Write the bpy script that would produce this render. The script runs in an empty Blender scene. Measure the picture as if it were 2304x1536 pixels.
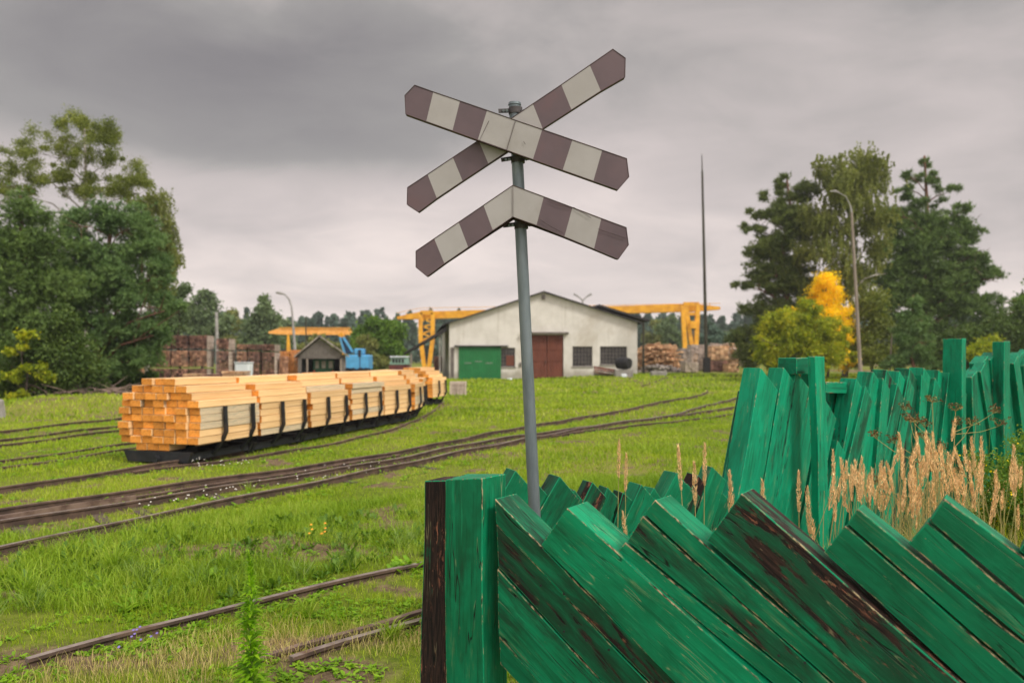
import bpy, bmesh, math, random
import numpy as np
from mathutils import Vector, Matrix

random.seed(7); RNG = np.random.default_rng(7)
R = math.radians
SC = bpy.context.scene
COL = SC.collection
# ------------------------------------------------------------------ camera
F, H, HY = 1800.0, 1.6, 805.0          # focal length in photo pixels, eye height, horizon row
cam_d = bpy.data.cameras.new('camera'); cam = bpy.data.objects.new('camera', cam_d); COL.objects.link(cam)
cam.location = (0, 0, H); cam.rotation_euler = (R(90), 0, 0)
cam_d.lens = F/2304*36; cam_d.sensor_width = 36; cam_d.shift_y = 37/2304
cam_d.clip_start = .05; cam_d.clip_end = 3000
cam_d.dof.use_dof = True; cam_d.dof.focus_distance = 3.7; cam_d.dof.aperture_fstop = 2.5
SC.camera = cam
# ------------------------------------------------------------------ view, world, sun
SC.view_settings.view_transform = 'Standard'; SC.view_settings.look = 'None'
SC.view_settings.exposure = 0.28; SC.view_settings.gamma = 1.0
SUN = Vector((.62, -.38, .80)).normalized()
world = bpy.data.worlds.new('World'); SC.world = world; world.use_nodes = True

class N:
    """tiny node helper"""
    def __init__(s, tree): s.t = tree; s.n = tree.nodes; s.l = tree.links
    def add(s, typ, **kw):
        nd = s.n.new(typ)
        for k, v in kw.items():
            if hasattr(nd, k) and k not in ('inputs',): setattr(nd, k, v)
        return nd
    def set(s, nd, key, v):
        if v is None: return
        if isinstance(v, bpy.types.NodeSocket): s.l.new(v, nd.inputs[key])
        else:
            i = nd.inputs[key]
            if hasattr(i, 'default_value'):
                try: i.default_value = v
                except Exception: i.default_value = (v[0], v[1], v[2], 1)
    def math(s, op, a, b=None, c=None, clamp=False):
        nd = s.add('ShaderNodeMath', operation=op, use_clamp=clamp)
        s.set(nd, 0, a); s.set(nd, 1, b)
        if c is not None: s.set(nd, 2, c)
        return nd.outputs[0]
    def mix(s, f, a, b, mode='MIX'):
        nd = s.add('ShaderNodeMix', data_type='RGBA', blend_type=mode)
        s.set(nd, 0, f)
        for k, v in ((6, a), (7, b)):
            if isinstance(v, tuple) and len(v) == 3: v = v + (1,)
            s.set(nd, k, v)
        return nd.outputs[2]
    def smooth(s, v, a, b, lo=0., hi=1.):
        nd = s.add('ShaderNodeMapRange', interpolation_type='SMOOTHSTEP')
        s.set(nd, 0, v); s.set(nd, 1, a); s.set(nd, 2, b); s.set(nd, 3, lo); s.set(nd, 4, hi)
        return nd.outputs[0]
    def noise(s, vec, scale, detail=4, rough=.55, dist=0.):
        nd = s.add('ShaderNodeTexNoise')
        s.set(nd, 'Vector', vec); s.set(nd, 'Scale', scale); s.set(nd, 'Detail', detail); s.set(nd, 'Roughness', rough); s.set(nd, 'Distortion', dist)
        return nd.outputs[0]
    def mapv(s, vec, scale=(1, 1, 1), loc=(0, 0, 0)):
        nd = s.add('ShaderNodeMapping'); s.set(nd, 'Vector', vec); s.set(nd, 'Scale', scale); s.set(nd, 'Location', loc)
        return nd.outputs[0]

w = N(world.node_tree); w.n.clear()
tc = w.add('ShaderNodeTexCoord'); sep = w.add('ShaderNodeSeparateXYZ'); w.l.new(tc.outputs['Generated'], sep.inputs[0])
dx, dy, dz = sep.outputs
sky = w.add('ShaderNodeTexSky', sky_type='NISHITA'); sky.sun_disc = False
sky.sun_elevation = math.asin(SUN.z); sky.sun_rotation = math.atan2(SUN.x, SUN.y)
zz = w.math('MAXIMUM', w.math('ADD', dz, .16), .05)
comb = w.add('ShaderNodeCombineXYZ')
w.set(comb, 0, w.math('DIVIDE', dx, zz)); w.set(comb, 1, w.math('DIVIDE', dy, zz)); w.set(comb, 2, 0.0)
n1 = w.noise(comb.outputs[0], .55, 4, .45, .3)
n2 = w.noise(w.mapv(comb.outputs[0], (1, 1, 1), (7.3, 2.1, 0)), 1.9, 7, .58, .45)
elev = w.smooth(dz, -.02, .40)
# broad brightness: bright near the horizon, grey higher up
v = w.math('SUBTRACT', 1.0, w.math('MULTIPLY', elev, .52))
v = w.math('ADD', v, w.math('MULTIPLY', w.math('SUBTRACT', n1, .5), 1.05))
v = w.math('ADD', v, w.math('MULTIPLY', w.math('SUBTRACT', n2, .5), .50))
# the heavy cloud bank on the left with its level lower edge
az = w.math('ARCTAN2', dx, dy)
ba = w.math('DIVIDE', w.math('SUBTRACT', az, -.33), .36)
edge = w.math('ADD', dz, w.math('MULTIPLY', w.math('SUBTRACT', n2, .5), .10))
bank = w.math('MULTIPLY', w.smooth(edge, .195, .245), w.smooth(edge, .33, .42, 1., .0))
bank = w.math('MULTIPLY', bank, w.math('EXPONENT', w.math('MULTIPLY', w.math('MULTIPLY', ba, ba), -1.0)))
v = w.math('SUBTRACT', v, w.math('MULTIPLY', bank, .36))
v = w.math('MAXIMUM', v, 0.06)
cr = w.add('ShaderNodeValToRGB'); w.set(cr, 0, v)
e = cr.color_ramp.elements
e[0].position = 0.0; e[0].color = (.190, .176, .184, 1)
e[1].position = 1.0; e[1].color = (.80, .695, .655, 1)
m = e.new(.38); m.color = (.305, .288, .280, 1)
m = e.new(.72); m.color = (.56, .495, .480, 1)
boost = w.smooth(dz, .45, .85, 1.0, 2.7)
behind = w.smooth(dy, -.1, -.7, 1.0, 2.2)
boost = w.math('MULTIPLY', boost, behind)
cl = w.mix(1.0, cr.outputs[0], boost, 'MULTIPLY')
bg1 = w.add('ShaderNodeBackground'); w.set(bg1, 0, cl); w.set(bg1, 1, 1.0)
bg2 = w.add('ShaderNodeBackground'); w.l.new(sky.outputs[0], bg2.inputs[0]); w.set(bg2, 1, .08)
mx = w.add('ShaderNodeMixShader'); w.set(mx, 0, .95); w.l.new(bg2.outputs[0], mx.inputs[1]); w.l.new(bg1.outputs[0], mx.inputs[2])
wo = w.add('ShaderNodeOutputWorld'); w.l.new(mx.outputs[0], wo.inputs[0])

sd = bpy.data.lights.new('sun', 'SUN'); sun = bpy.data.objects.new('sun', sd); COL.objects.link(sun)
sd.energy = 2.4; sd.angle = R(11); sd.color = (1, .94, .85)
sun.rotation_euler = (-SUN).to_track_quat('-Z', 'Y').to_euler()

# ------------------------------------------------------------------ helpers
def W(px, py, Y): return Vector(((px-1152)/F*Y, Y, H-(py-HY)/F*Y))
def G(px, py, z=0.):
    Y = F*(H-z)/(py-HY); return Vector(((px-1152)/F*Y, Y, z))
def S(n, Y): return n/F*Y             # photo pixels to metres at a distance

def tag(o, label=None, cat=None, group=None, kind=None):
    if label: o['label'] = label
    if cat: o['category'] = cat
    if group: o['group'] = group
    if kind: o['kind'] = kind
    elif cat: o['kind'] = 'thing'
    return o
def thing(name, label, cat, loc, group=None, kind=None):
    o = bpy.data.objects.new(name, None); COL.objects.link(o); o.location = loc
    o.empty_display_size = .2
    return tag(o, label, cat, group, kind)
def wloc(o):
    v = Vector((0, 0, 0))
    while o is not None: v += o.location; o = o.parent
    return v

class MB:
    def __init__(s): s.v = []; s.f = []; s.m = []
    def poly(s, pts, mi=0):
        b = len(s.v); s.v += [tuple(p) for p in pts]; s.f.append(tuple(range(b, b+len(pts)))); s.m.append(mi); return s
    def hexa(s, p, mi=0):           # p: 4 lower then 4 upper, same winding (ccw from above)
        b = len(s.v); s.v += [tuple(q) for q in p]
        for f in ((3, 2, 1, 0), (4, 5, 6, 7), (0, 1, 5, 4), (1, 2, 6, 5), (2, 3, 7, 6), (3, 0, 4, 7)):
            s.f.append(tuple(b+i for i in f)); s.m.append(mi)
        return s
    def box(s, x0, x1, y0, y1, z0, z1, mi=0):
        return s.hexa([(x0, y0, z0), (x1, y0, z0), (x1, y1, z0), (x0, y1, z0), (x0, y0, z1), (x1, y0, z1), (x1, y1, z1), (x0, y1, z1)], mi)
    def frame(s, O, u, n, s0, s1, d0, d1, z0, z1, mi=0):   # box in a plan frame: u along, n back
        O = Vector(O); u = Vector((u[0], u[1], 0)); n = Vector((n[0], n[1], 0)); k = Vector((0, 0, 1))
        P = lambda a, b, c: O+u*a+n*b+k*c
        return s.hexa([P(s0, d0, z0), P(s1, d0, z0), P(s1, d1, z0), P(s0, d1, z0), P(s0, d0, z1), P(s1, d0, z1), P(s1, d1, z1), P(s0, d1, z1)], mi)
    def beam(s, a, b, wd, ht=None, mi=0, up=(0, 0, 1)):
        a = Vector(a); b = Vector(b); d = (b-a).normalized(); ht = ht or wd
        up = Vector(up)
        if abs(d.dot(up)) > .98: up = Vector((1, 0, 0))
        r = d.cross(up).normalized()*wd/2; q = r.cross(d).normalized()*ht/2
        return s.hexa([a-r-q, a+r-q, b+r-q, b-r-q, a-r+q, a+r+q, b+r+q, b-r+q], mi)
    def tube(s, pts, rad, n=8, mi=0, caps=True):
        pts = [Vector(p) for p in pts]
        if not hasattr(rad, '__len__'): rad = [rad]*len(pts)
        b = len(s.v); prev = None
        for i, p in enumerate(pts):
            d = (pts[min(i+1, len(pts)-1)]-pts[max(i-1, 0)]).normalized()
            if prev is None:
                a = d.cross(Vector((0, 1, 0)) if abs(d.y) < .9 else Vector((1, 0, 0))).normalized()
            else: a = (prev-d*prev.dot(d)).normalized()
            prev = a; c = d.cross(a)
            for k in range(n):
                t = 2*math.pi*k/n; s.v.append(tuple(p+(a*math.cos(t)+c*math.sin(t))*rad[i]))
        for i in range(len(pts)-1):
            for k in range(n):
                k2 = (k+1) % n; s.f.append((b+i*n+k, b+i*n+k2, b+(i+1)*n+k2, b+(i+1)*n+k)); s.m.append(mi)
        if caps:
            s.f.append(tuple(b+k for k in range(n-1, -1, -1))); s.m.append(mi)
            s.f.append(tuple(b+(len(pts)-1)*n+k for k in range(n))); s.m.append(mi)
        return s
    def cyl(s, a, b, r, n=16, mi=0): return s.tube([a, b], r, n, mi)
    def prism(s, pts, vec, mi=0, side=None):
        vec = Vector(vec); pts = [Vector(p) for p in pts]; side = mi if side is None else side
        b = len(s.v); n = len(pts); s.v += [tuple(p) for p in pts]+[tuple(p+vec) for p in pts]
        s.f.append(tuple(b+i for i in range(n))); s.m.append(mi)
        s.f.append(tuple(b+n+i for i in range(n-1, -1, -1))); s.m.append(side)
        for i in range(n):
            j = (i+1) % n; s.f.append((b+j, b+i, b+n+i, b+n+j)); s.m.append(side)
        return s
    def build(s, name, mats, parent=None, bevel=0, smooth=False, weld=False):
        off = wloc(parent) if parent is not None else Vector((0, 0, 0))
        me = bpy.data.meshes.new(name)
        me.from_pydata([(a-off.x, b_-off.y, c-off.z) for a, b_, c in s.v], [], s.f)
        if not isinstance(mats, (list, tuple)): mats = [mats]
        for x in mats: me.materials.append(x)
        me.polygons.foreach_set('material_index', s.m)
        bm = bmesh.new(); bm.from_mesh(me)
        if weld: bmesh.ops.remove_doubles(bm, verts=bm.verts, dist=1e-5)
        bmesh.ops.recalc_face_normals(bm, faces=bm.faces)
        if bevel: bmesh.ops.bevel(bm, geom=list(bm.edges), offset=bevel, segments=1, affect='EDGES', profile=.6)
        bm.to_mesh(me); bm.free()
        if smooth: me.polygons.foreach_set('use_smooth', [True]*len(me.polygons))
        me.update()
        o = bpy.data.objects.new(name, me); COL.objects.link(o); o.parent = parent
        return o

def np_mesh(name, V, k, mats, parent=None, midx=None, smooth=False):
    """V: (faces*k, 3) world coordinates; every k vertices are one face"""
    off = wloc(parent) if parent is not None else Vector((0, 0, 0))
    V = np.asarray(V, dtype=np.float32)-np.array(off, dtype=np.float32)
    nf = len(V)//k; me = bpy.data.meshes.new(name)
    me.vertices.add(len(V)); me.vertices.foreach_set('co', V.ravel())
    me.loops.add(len(V)); me.loops.foreach_set('vertex_index', np.arange(len(V), dtype=np.int32))
    me.polygons.add(nf); me.polygons.foreach_set('loop_start', np.arange(0, len(V), k, dtype=np.int32))
    me.polygons.foreach_set('loop_total', np.full(nf, k, dtype=np.int32))
    if not isinstance(mats, (list, tuple)): mats = [mats]
    for x in mats: me.materials.append(x)
    if midx is not None: me.polygons.foreach_set('material_index', midx.astype(np.int32))
    me.update(calc_edges=True)
    o = bpy.data.objects.new(name, me); COL.objects.link(o); o.parent = parent
    return o

# ------------------------------------------------------------------ materials
MT = {}
def newmat(name):
    m = bpy.data.materials.new(name); m.use_nodes = True; t = N(m.node_tree); t.n.clear()
    out = t.add('ShaderNodeOutputMaterial'); p = t.add('ShaderNodeBsdfPrincipled'); t.l.new(p.outputs[0], out.inputs[0])
    MT[name] = m
    return m, t, p, out
def bump(t, p, h, strength=.3, dist=.01):
    b = t.add('ShaderNodeBump'); t.set(b, 'Height', h); t.set(b, 'Strength', strength); t.set(b, 'Distance', dist)
    t.l.new(b.outputs[0], p.inputs['Normal'])
def plain(name, a, b=None, rough=.75, scale=4., sc=(1, 1, 1), bmp=.25, dist=.01, metal=0., island=0., objr=0., grime=None, spec=.3, contrast=(.35, .65)):
    """a/b two real colours of the surface, mixed by object-space noise"""
    m, t, p, o = newmat(name); b = b or tuple(c*.7 for c in a)
    co = t.add('ShaderNodeTexCoord').outputs['Object']; vec = t.mapv(co, sc)
    n = t.noise(vec, scale, 6, .6)
    col = t.mix(t.smooth(n, *contrast), b, a)
    if grime:
        g = t.noise(vec, scale*.35, 5, .65, .4); col = t.mix(t.smooth(g, .52, .72), col, grime)
    if island:
        r = t.add('ShaderNodeNewGeometry').outputs['Random Per Island']
        k = t.math('ADD', 1-island/2, t.math('MULTIPLY', r, island)); col = t.mix(1., col, k, 'MULTIPLY')
    if objr:
        r = t.add('ShaderNodeObjectInfo').outputs['Random']
        k = t.math('ADD', 1-objr/2, t.math('MULTIPLY', r, objr)); col = t.mix(1., col, k, 'MULTIPLY')
    t.set(p, 'Base Color', col); t.set(p, 'Roughness', rough); t.set(p, 'Metallic', metal); t.set(p, 'Specular IOR Level', spec)
    if bmp: bump(t, p, t.noise(vec, scale*4, 5, .6), bmp, dist)
    return m
def leafmat(name, cols, transl=.3, rough=.6, wscale=.5):
    """foliage: each leaf its own mix of the colours, clumps a little different"""
    m, t, p, o = newmat(name)
    gi = t.add('ShaderNodeNewGeometry'); r = gi.outputs['Random Per Island']
    n = t.noise(gi.outputs['Position'], wscale, 6, .68)
    f = t.math('ADD', t.math('MULTIPLY', r, .50), t.math('MULTIPLY', t.smooth(n, .3, .7), .50))
    cr = t.add('ShaderNodeValToRGB'); t.set(cr, 0, f); e = cr.color_ramp.elements
    e[0].position = 0; e[0].color = cols[0]+(1,); e[1].position = 1; e[1].color = cols[-1]+(1,)
    for i, c in enumerate(cols[1:-1]): x = e.new((i+1)/(len(cols)-1)); x.color = c+(1,)
    t.set(p, 'Base Color', cr.outputs[0]); t.set(p, 'Roughness', rough); t.set(p, 'Specular IOR Level', .25)
    tr = t.add('ShaderNodeBsdfTranslucent'); t.set(tr, 0, t.mix(1., cr.outputs[0], (1.2, 1.25, .7), 'MULTIPLY'))
    mx = t.add('ShaderNodeMixShader'); t.set(mx, 0, transl); t.l.new(p.outputs[0], mx.inputs[1]); t.l.new(tr.outputs[0], mx.inputs[2])
    t.l.new(mx.outputs[0], o.inputs[0])
    return m

def timber_paint(name, g1, g2):
    """old gloss-green paint on sleepers: local X runs along the board; 'wear' and 'tint' are set per board"""
    m, t, p, o = newmat(name)
    co = t.add('ShaderNodeTexCoord').outputs['Object']
    rnd = t.add('ShaderNodeObjectInfo').outputs['Random']
    cb = t.add('ShaderNodeCombineXYZ')
    for i, k in enumerate((137., 59., 31.)): t.set(cb, i, t.math('MULTIPLY', rnd, k))
    va = t.add('ShaderNodeVectorMath', operation='ADD'); t.set(va, 0, co); t.set(va, 1, cb.outputs[0]); co = va.outputs[0]
    wear = t.add('ShaderNodeAttribute', attribute_type='OBJECT', attribute_name='wear').outputs['Fac']
    tint = t.add('ShaderNodeAttribute', attribute_type='OBJECT', attribute_name='tint').outputs['Fac']
    grain = t.noise(t.mapv(co, (1.6, 26, 26)), 2.2, 6, .62, .25)
    fine = t.noise(t.mapv(co, (5, 90, 90)), 2., 4, .6)
    cloud = t.noise(t.mapv(co, (1.6, 4, 4)), 2., 5, .6, .5)
    col = t.mix(t.smooth(cloud, .3, .68), g2, g1)
    col = t.mix(t.math('MULTIPLY', t.smooth(grain, .50, .70), .55), col, tuple(c*.34 for c in g2))
    lt = t.noise(t.mapv(co, (1.1, 17, 17), (6, 2, 7)), 2.1, 6, .65, .3)
    col = t.mix(t.math('MULTIPLY', t.smooth(lt, .58, .72), .40), col, tuple(min(1, c*1.7+.02) for c in g1))
    # faded, chalky rubbed patches
    rub = t.noise(t.mapv(co, (1.3, 9, 9), (5, 3, 1)), 1.7, 6, .68, .3)
    rubm = t.math('MULTIPLY', t.smooth(rub, .56, .74), t.smooth(fine, .40, .62))
    col = t.mix(t.math('MULTIPLY', rubm, .62), col, (.20, .27, .12))
    # paint gone: dark timber with lighter reddish splinters
    wn = t.noise(t.mapv(co, (1.3, 8, 8), (2, 8, 4)), 1.5, 7, .66, .35)
    lim = t.math('SUBTRACT', .80, t.math('MULTIPLY', wear, .40))
    wm = t.smooth(wn, lim, t.math('ADD', lim, .05))
    brown = t.mix(t.smooth(fine, .35, .7), (.010, .008, .008), (.050, .028, .022))
    chip = t.math('MULTIPLY', t.smooth(t.noise(t.mapv(co, (9, 34, 34)), 2., 5, .7, .6), .53, .60), t.smooth(t.noise(t.mapv(co, (1.5, 7, 7), (3, 3, 3)), 1.6, 3, .6), .45, .62))
    brown = t.mix(t.math('MULTIPLY', chip, .9), brown, (.40, .16, .09))
    tail = t.math('MULTIPLY', t.smooth(t.math('SUBTRACT', wn, lim), -.17, .0), .75)
    col = t.mix(tail, col, (.008, .035, .018))
    col = t.mix(wm, col, brown)
    # pale flecks where only the top coat has gone
    fl = t.math('MULTIPLY', t.smooth(t.noise(t.mapv(co, (7, 42, 42), (1, 9, 2)), 2., 5, .7, .4), .67, .71), t.smooth(cloud, .42, .55))
    col = t.mix(t.math('MULTIPLY', fl, .7), col, (.36, .30, .17))
    # drying cracks along the grain
    ck = t.noise(t.mapv(co, (.55, 9, 9), (8, 1, 6)), 1.3, 3, .5, .12)
    crk = t.smooth(t.math('ABSOLUTE', t.math('SUBTRACT', ck, .5)), .0, .007, 1., 0.)
    crk = t.math('MULTIPLY', crk, t.smooth(t.noise(t.mapv(co, (1, 2, 2), (4, 4, 9)), 1.3, 2), .46, .56))
    ed_ = t.smooth(t.math('ABSOLUTE', t.math('SUBTRACT', ck, .5115)), .0, .004, .5, 0.)
    ed_ = t.math('MULTIPLY', ed_, t.smooth(t.noise(t.mapv(co, (3, 2, 2), (1, 7, 9)), 2.3, 3), .50, .58))
    col = t.mix(ed_, col, (.30, .27, .15))
    col = t.mix(crk, col, (.004, .006, .005))
    col = t.mix(1., col, tint, 'MULTIPLY')
    t.set(p, 'Base Color', col)
    t.set(p, 'Roughness', t.math('ADD', .47, t.math('MULTIPLY', t.math('MAXIMUM', wm, t.smooth(fine, .3, .8, 0., .4)), .4)))
    t.set(p, 'Specular IOR Level', .22)
    h = t.math('SUBTRACT', t.math('ADD', t.math('MULTIPLY', grain, .5), t.math('MULTIPLY', fine, .25)), t.math('ADD', t.math('MULTIPLY', wm, .25), t.math('MULTIPLY', crk, .8)))
    bump(t, p, h, .55, .006)
    return m
def edge_paint(name, g):
    m, t, p, o = newmat(name); co = t.add('ShaderNodeTexCoord').outputs['Object']
    n = t.noise(t.mapv(co, (2.2, 14, 14)), 3., 6, .7); f = t.noise(t.mapv(co, (20, 60, 60)), 2., 4, .6)
    col = t.mix(t.smooth(n, .50, .60), g, t.mix(t.smooth(f, .4, .6), (.030, .022, .016), (.42, .33, .19)))
    t.set(p, 'Base Color', col); t.set(p, 'Roughness', .7); t.set(p, 'Specular IOR Level', .2)
edge_paint('green_paint_edge', (.004, .23, .105)); edge_paint('green_paint_bright_edge', (.004, .33, .165))  # second is the same paint edge with stronger light put into its colour
timber_paint('green_paint', (.001, .205, .090), (.001, .105, .043))  # darker copy for the lower fences, their shade put into the colour
timber_paint('green_paint_bright', (.000, .29, .145), (.001, .185, .088))  # same paint, the brighter light on the tall fence put into the colour

plain('black_timber', (.040, .030, .030), (.014, .011, .012), .85, 3, (1, 1, .12), .6, .01)
plain('old_sleeper', (.10, .072, .055), (.045, .033, .027), .9, 3, (1, 1, .3), .6, .01)
plain('sign_white', (.325, .315, .305), (.285, .275, .262), .6, 5, bmp=.06, spec=.35, contrast=(.3, .7), grime=(.25, .235, .215))
plain('sign_red', (.112, .078, .087), (.085, .062, .070), .55, 4, bmp=.06, spec=.35, contrast=(.3, .7), grime=(.125, .070, .074))
plain('sign_flange', (.075, .045, .045), (.05, .035, .035), .6, 8)
plain('galvanised', (.165, .20, .215), (.115, .145, .155), .5, 14, (1, 1, .25), .3, .002, .35, grime=(.20, .235, .235))
plain('bracket_steel', (.07, .065, .065), (.035, .03, .03), .6, 12)
plain('rail_rust', (.22, .155, .12), (.105, .066, .05), .62, 6, bmp=.4, dist=.004, grime=(.10, .055, .035), metal=.2)
plain('rail_side', (.12, .078, .056), (.055, .037, .029), .8, 6, bmp=.4, dist=.004)  # rust brown, darkened so the colour carries the shade on the rail flanks
plain('rail_bright', (.29, .24, .21), (.17, .13, .11), .5, 9, bmp=.3, dist=.004, metal=.25, grime=(.14, .08, .05))
plain('wagon_steel', (.020, .022, .026), (.010, .011, .013), .6, 6, bmp=.3, grime=(.035, .028, .025))
plain('beam_side', (.86, .60, .32), (.66, .40, .17), .75, 3, (9, .7, 9), .3, .004, objr=.36, grime=(.56, .30, .11))
plain('beam_side_grey', (.66, .52, .34), (.24, .25, .20), .8, 3, (7, 1.6, 7), .3, .003, grime=(.70, .52, .30), contrast=(.38, .52))
plain('beam_end', (.84, .36, .065), (.62, .22, .03), .8, 7, bmp=.35, dist=.003, objr=.55, grime=(.36, .12, .025))
plain('plaster', (.63, .61, .565), (.54, .52, .475), .9, .9, bmp=.15, dist=.02, grime=(.47, .435, .375))
plain('roof_felt', (.045, .042, .042), (.022, .020, .020), .85, 2)
plain('grey_board', (.17, .15, .135), (.09, .08, .072), .85, 3, (6, 6, .8), .4)
plain('brown_door', (.155, .048, .028), (.115, .034, .020), .7, 2, (1, 1, .5), .2)
plain('green_door', (.012, .155, .045), (.010, .12, .034), .6, 2, bmp=.15)
plain('dark_pane', (.045, .042, .045), (.018, .017, .02), .25, 2, bmp=0, spec=.5)
plain('window_bars', (.14, .12, .11), (.09, .08, .07), .7, 4)
plain('concrete', (.30, .285, .26), (.20, .19, .17), .9, 3, grime=(.13, .12, .10))
plain('crane_yellow', (.82, .42, .03), (.66, .30, .02), .55, 1.5, bmp=.1, grime=(.52, .23, .03))
plain('crane_orange', (.90, .45, .12), (.78, .34, .07), .6, 1.5, bmp=.1)
plain('mast_dark', (.060, .058, .035), (.030, .026, .018), .8, 2, (4, 4, .3), .3)
plain('pole_wood', (.30, .25, .21), (.20, .165, .14), .85, 3, (6, 6, .4), .3)
plain('lamp_grey', (.34, .33, .32), (.24, .23, .22), .6, 3)
plain('stack_dark', (.26, .135, .10), (.085, .045, .038), .85, 3, bmp=.3, island=.9, objr=.5)
plain('stack_warm', (.44, .24, .15), (.17, .085, .06), .85, 3, bmp=.3, island=.8, objr=.5)
plain('stack_pale', (.52, .43, .36), (.36, .29, .24), .85, 3, (3, 3, .6), .3, island=.3)
plain('stack_orange', (.68, .30, .10), (.52, .20, .06), .8, 3, island=.4)
plain('lumber', (.66, .44, .26), (.36, .19, .095), .8, 2.5, bmp=.3, island=.8)
plain('lumber_grey', (.38, .34, .31), (.20, .17, .15), .85, 2.5, island=.5)
plain('tank_white', (.72, .76, .80), (.62, .67, .72), .45, 2, bmp=.05)
plain('machine_blue', (.10, .38, .68), (.08, .30, .55), .5, 2, bmp=.1, grime=(.12, .26, .38))
plain('machine_blue_dark', (.05, .12, .26), (.03, .06, .12), .6, 2)
plain('loco_green', (.02, .10, .045), (.012, .06, .03), .5, 2)
plain('bus_green', (.26, .42, .34), (.20, .33, .27), .5, 2)
plain('bus_red', (.16, .045, .04), (.10, .03, .03), .6, 2)
plain('red_lens', (.62, .05, .03), (.5, .03, .02), .35, 4, bmp=0)
plain('rubber', (.025, .025, .026), (.014, .014, .015), .8, 6)
plain('bark_pine', (.20, .095, .06), (.085, .05, .038), .9, 4, (3, 3, .8), .7, .03)
plain('bark_birch', (.46, .43, .38), (.14, .12, .10), .8, 3, (1, 1, 2.5), .4, .02)
plain('bark_dark', (.085, .065, .05), (.045, .036, .03), .9, 4, (3, 3, .8), .6, .03)
plain('brush_wood', (.27, .20, .16), (.15, .11, .09), .9, 3, island=.6)
plain('stem_straw', (.42, .33, .13), (.26, .26, .08), .8, 8, bmp=0)
plain('stem_green', (.14, .24, .03), (.10, .17, .02), .7, 8, bmp=0)
plain('plume', (.90, .66, .34), (.76, .50, .24), .85, 30, bmp=0, island=.7)
plain('umbel_brown', (.20, .09, .05), (.24, .20, .06), .85, 9, bmp=0, island=.9)
plain('petal_white', (.75, .73, .66), (.6, .58, .5), .8, 5, bmp=0)
plain('petal_blue', (.20, .16, .42), (.15, .12, .35), .8, 5, bmp=0)
plain('petal_yellow', (.70, .36, .03), (.6, .25, .03), .8, 5, bmp=0)
leafmat('needles', [(.040, .075, .018), (.11, .185, .045), (.24, .35, .085)], .2, .55, .9)
leafmat('needles_blue', [(.044, .084, .026), (.11, .20, .060), (.25, .37, .115)], .2, .55, .9)
leafmat('needles_olive', [(.046, .070, .020), (.12, .165, .042), (.24, .29, .072)], .2, .6, .7)
leafmat('birch_leaf', [(.085, .115, .025), (.18, .22, .04), (.34, .36, .08)], .4, .6, .5)
leafmat('birch_leaf_dull', [(.095, .125, .032), (.20, .23, .06), (.34, .36, .10)], .4, .6, .5)
leafmat('bush_leaf', [(.10, .16, .010), (.30, .36, .018), (.64, .56, .022)], .4, .6, 1.)
leafmat('yellow_leaf', [(.72, .46, .006), (.97, .70, .008), (.99, .82, .03)], .45, .6, 1.2)
leafmat('dark_leaf', [(.030, .058, .012), (.070, .12, .024), (.13, .19, .035)], .3, .6, .8)
leafmat('lime_leaf', [(.05, .11, .012), (.11, .21, .022), (.20, .32, .035)], .35, .6, .8)
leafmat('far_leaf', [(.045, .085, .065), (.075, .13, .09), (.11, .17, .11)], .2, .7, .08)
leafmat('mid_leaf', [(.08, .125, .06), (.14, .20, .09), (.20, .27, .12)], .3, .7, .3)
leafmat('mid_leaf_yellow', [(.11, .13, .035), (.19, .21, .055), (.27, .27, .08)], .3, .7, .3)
leafmat('grass_blade', [(.085, .150, .010), (.22, .34, .012), (.36, .47, .025), (.50, .50, .13)], .35, .55, .35)
leafmat('grass_blade_long', [(.10, .19, .012), (.19, .32, .016), (.30, .43, .03), (.42, .46, .11)], .35, .5, .8)
leafmat('dry_blade', [(.20, .26, .03), (.38, .36, .09), (.55, .46, .20), (.46, .30, .15)], .3, .7, 1.5)
leafmat('mixed_leaf', [(.05, .12, .012), (.10, .20, .018), (.18, .30, .03)], .35, .5, 3.)
leafmat('coarse_blade', [(.06, .13, .02), (.12, .22, .03), (.22, .33, .06), (.40, .42, .18)], .35, .5, 2.)
leafmat('tall_weed_leaf', [(.18, .34, .015), (.30, .52, .022), (.46, .66, .04)], .55, .5, 5.)
leafmat('weed_leaf', [(.11, .24, .012), (.20, .38, .018), (.32, .50, .03)], .4, .5, 5.)

def damp_wall(m):
    t = N(m.node_tree); p = [n for n in t.n if n.type == 'BSDF_PRINCIPLED'][0]; src = p.inputs['Base Color'].links[0].from_socket
    co = t.add('ShaderNodeTexCoord').outputs['Object']; sp = t.add('ShaderNodeSeparateXYZ'); t.l.new(co, sp.inputs[0])
    n = t.noise(t.mapv(co, (1, 1, .35)), 1.3, 6, .65); lvl = t.math('ADD', sp.outputs[2], t.math('MULTIPLY', n, -1.9))
    f = t.smooth(lvl, -.75, -.15, .75, 0.); c = t.mix(f, src, (.27, .25, .20))
    run = t.noise(t.mapv(co, (1, 1, .08)), 3.2, 5, .6); f2 = t.math('MULTIPLY', t.smooth(run, .56, .70), .35); c = t.mix(f2, c, (.36, .33, .27))
    t.set(p, 'Base Color', c)
damp_wall(MT['plaster'])
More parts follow.
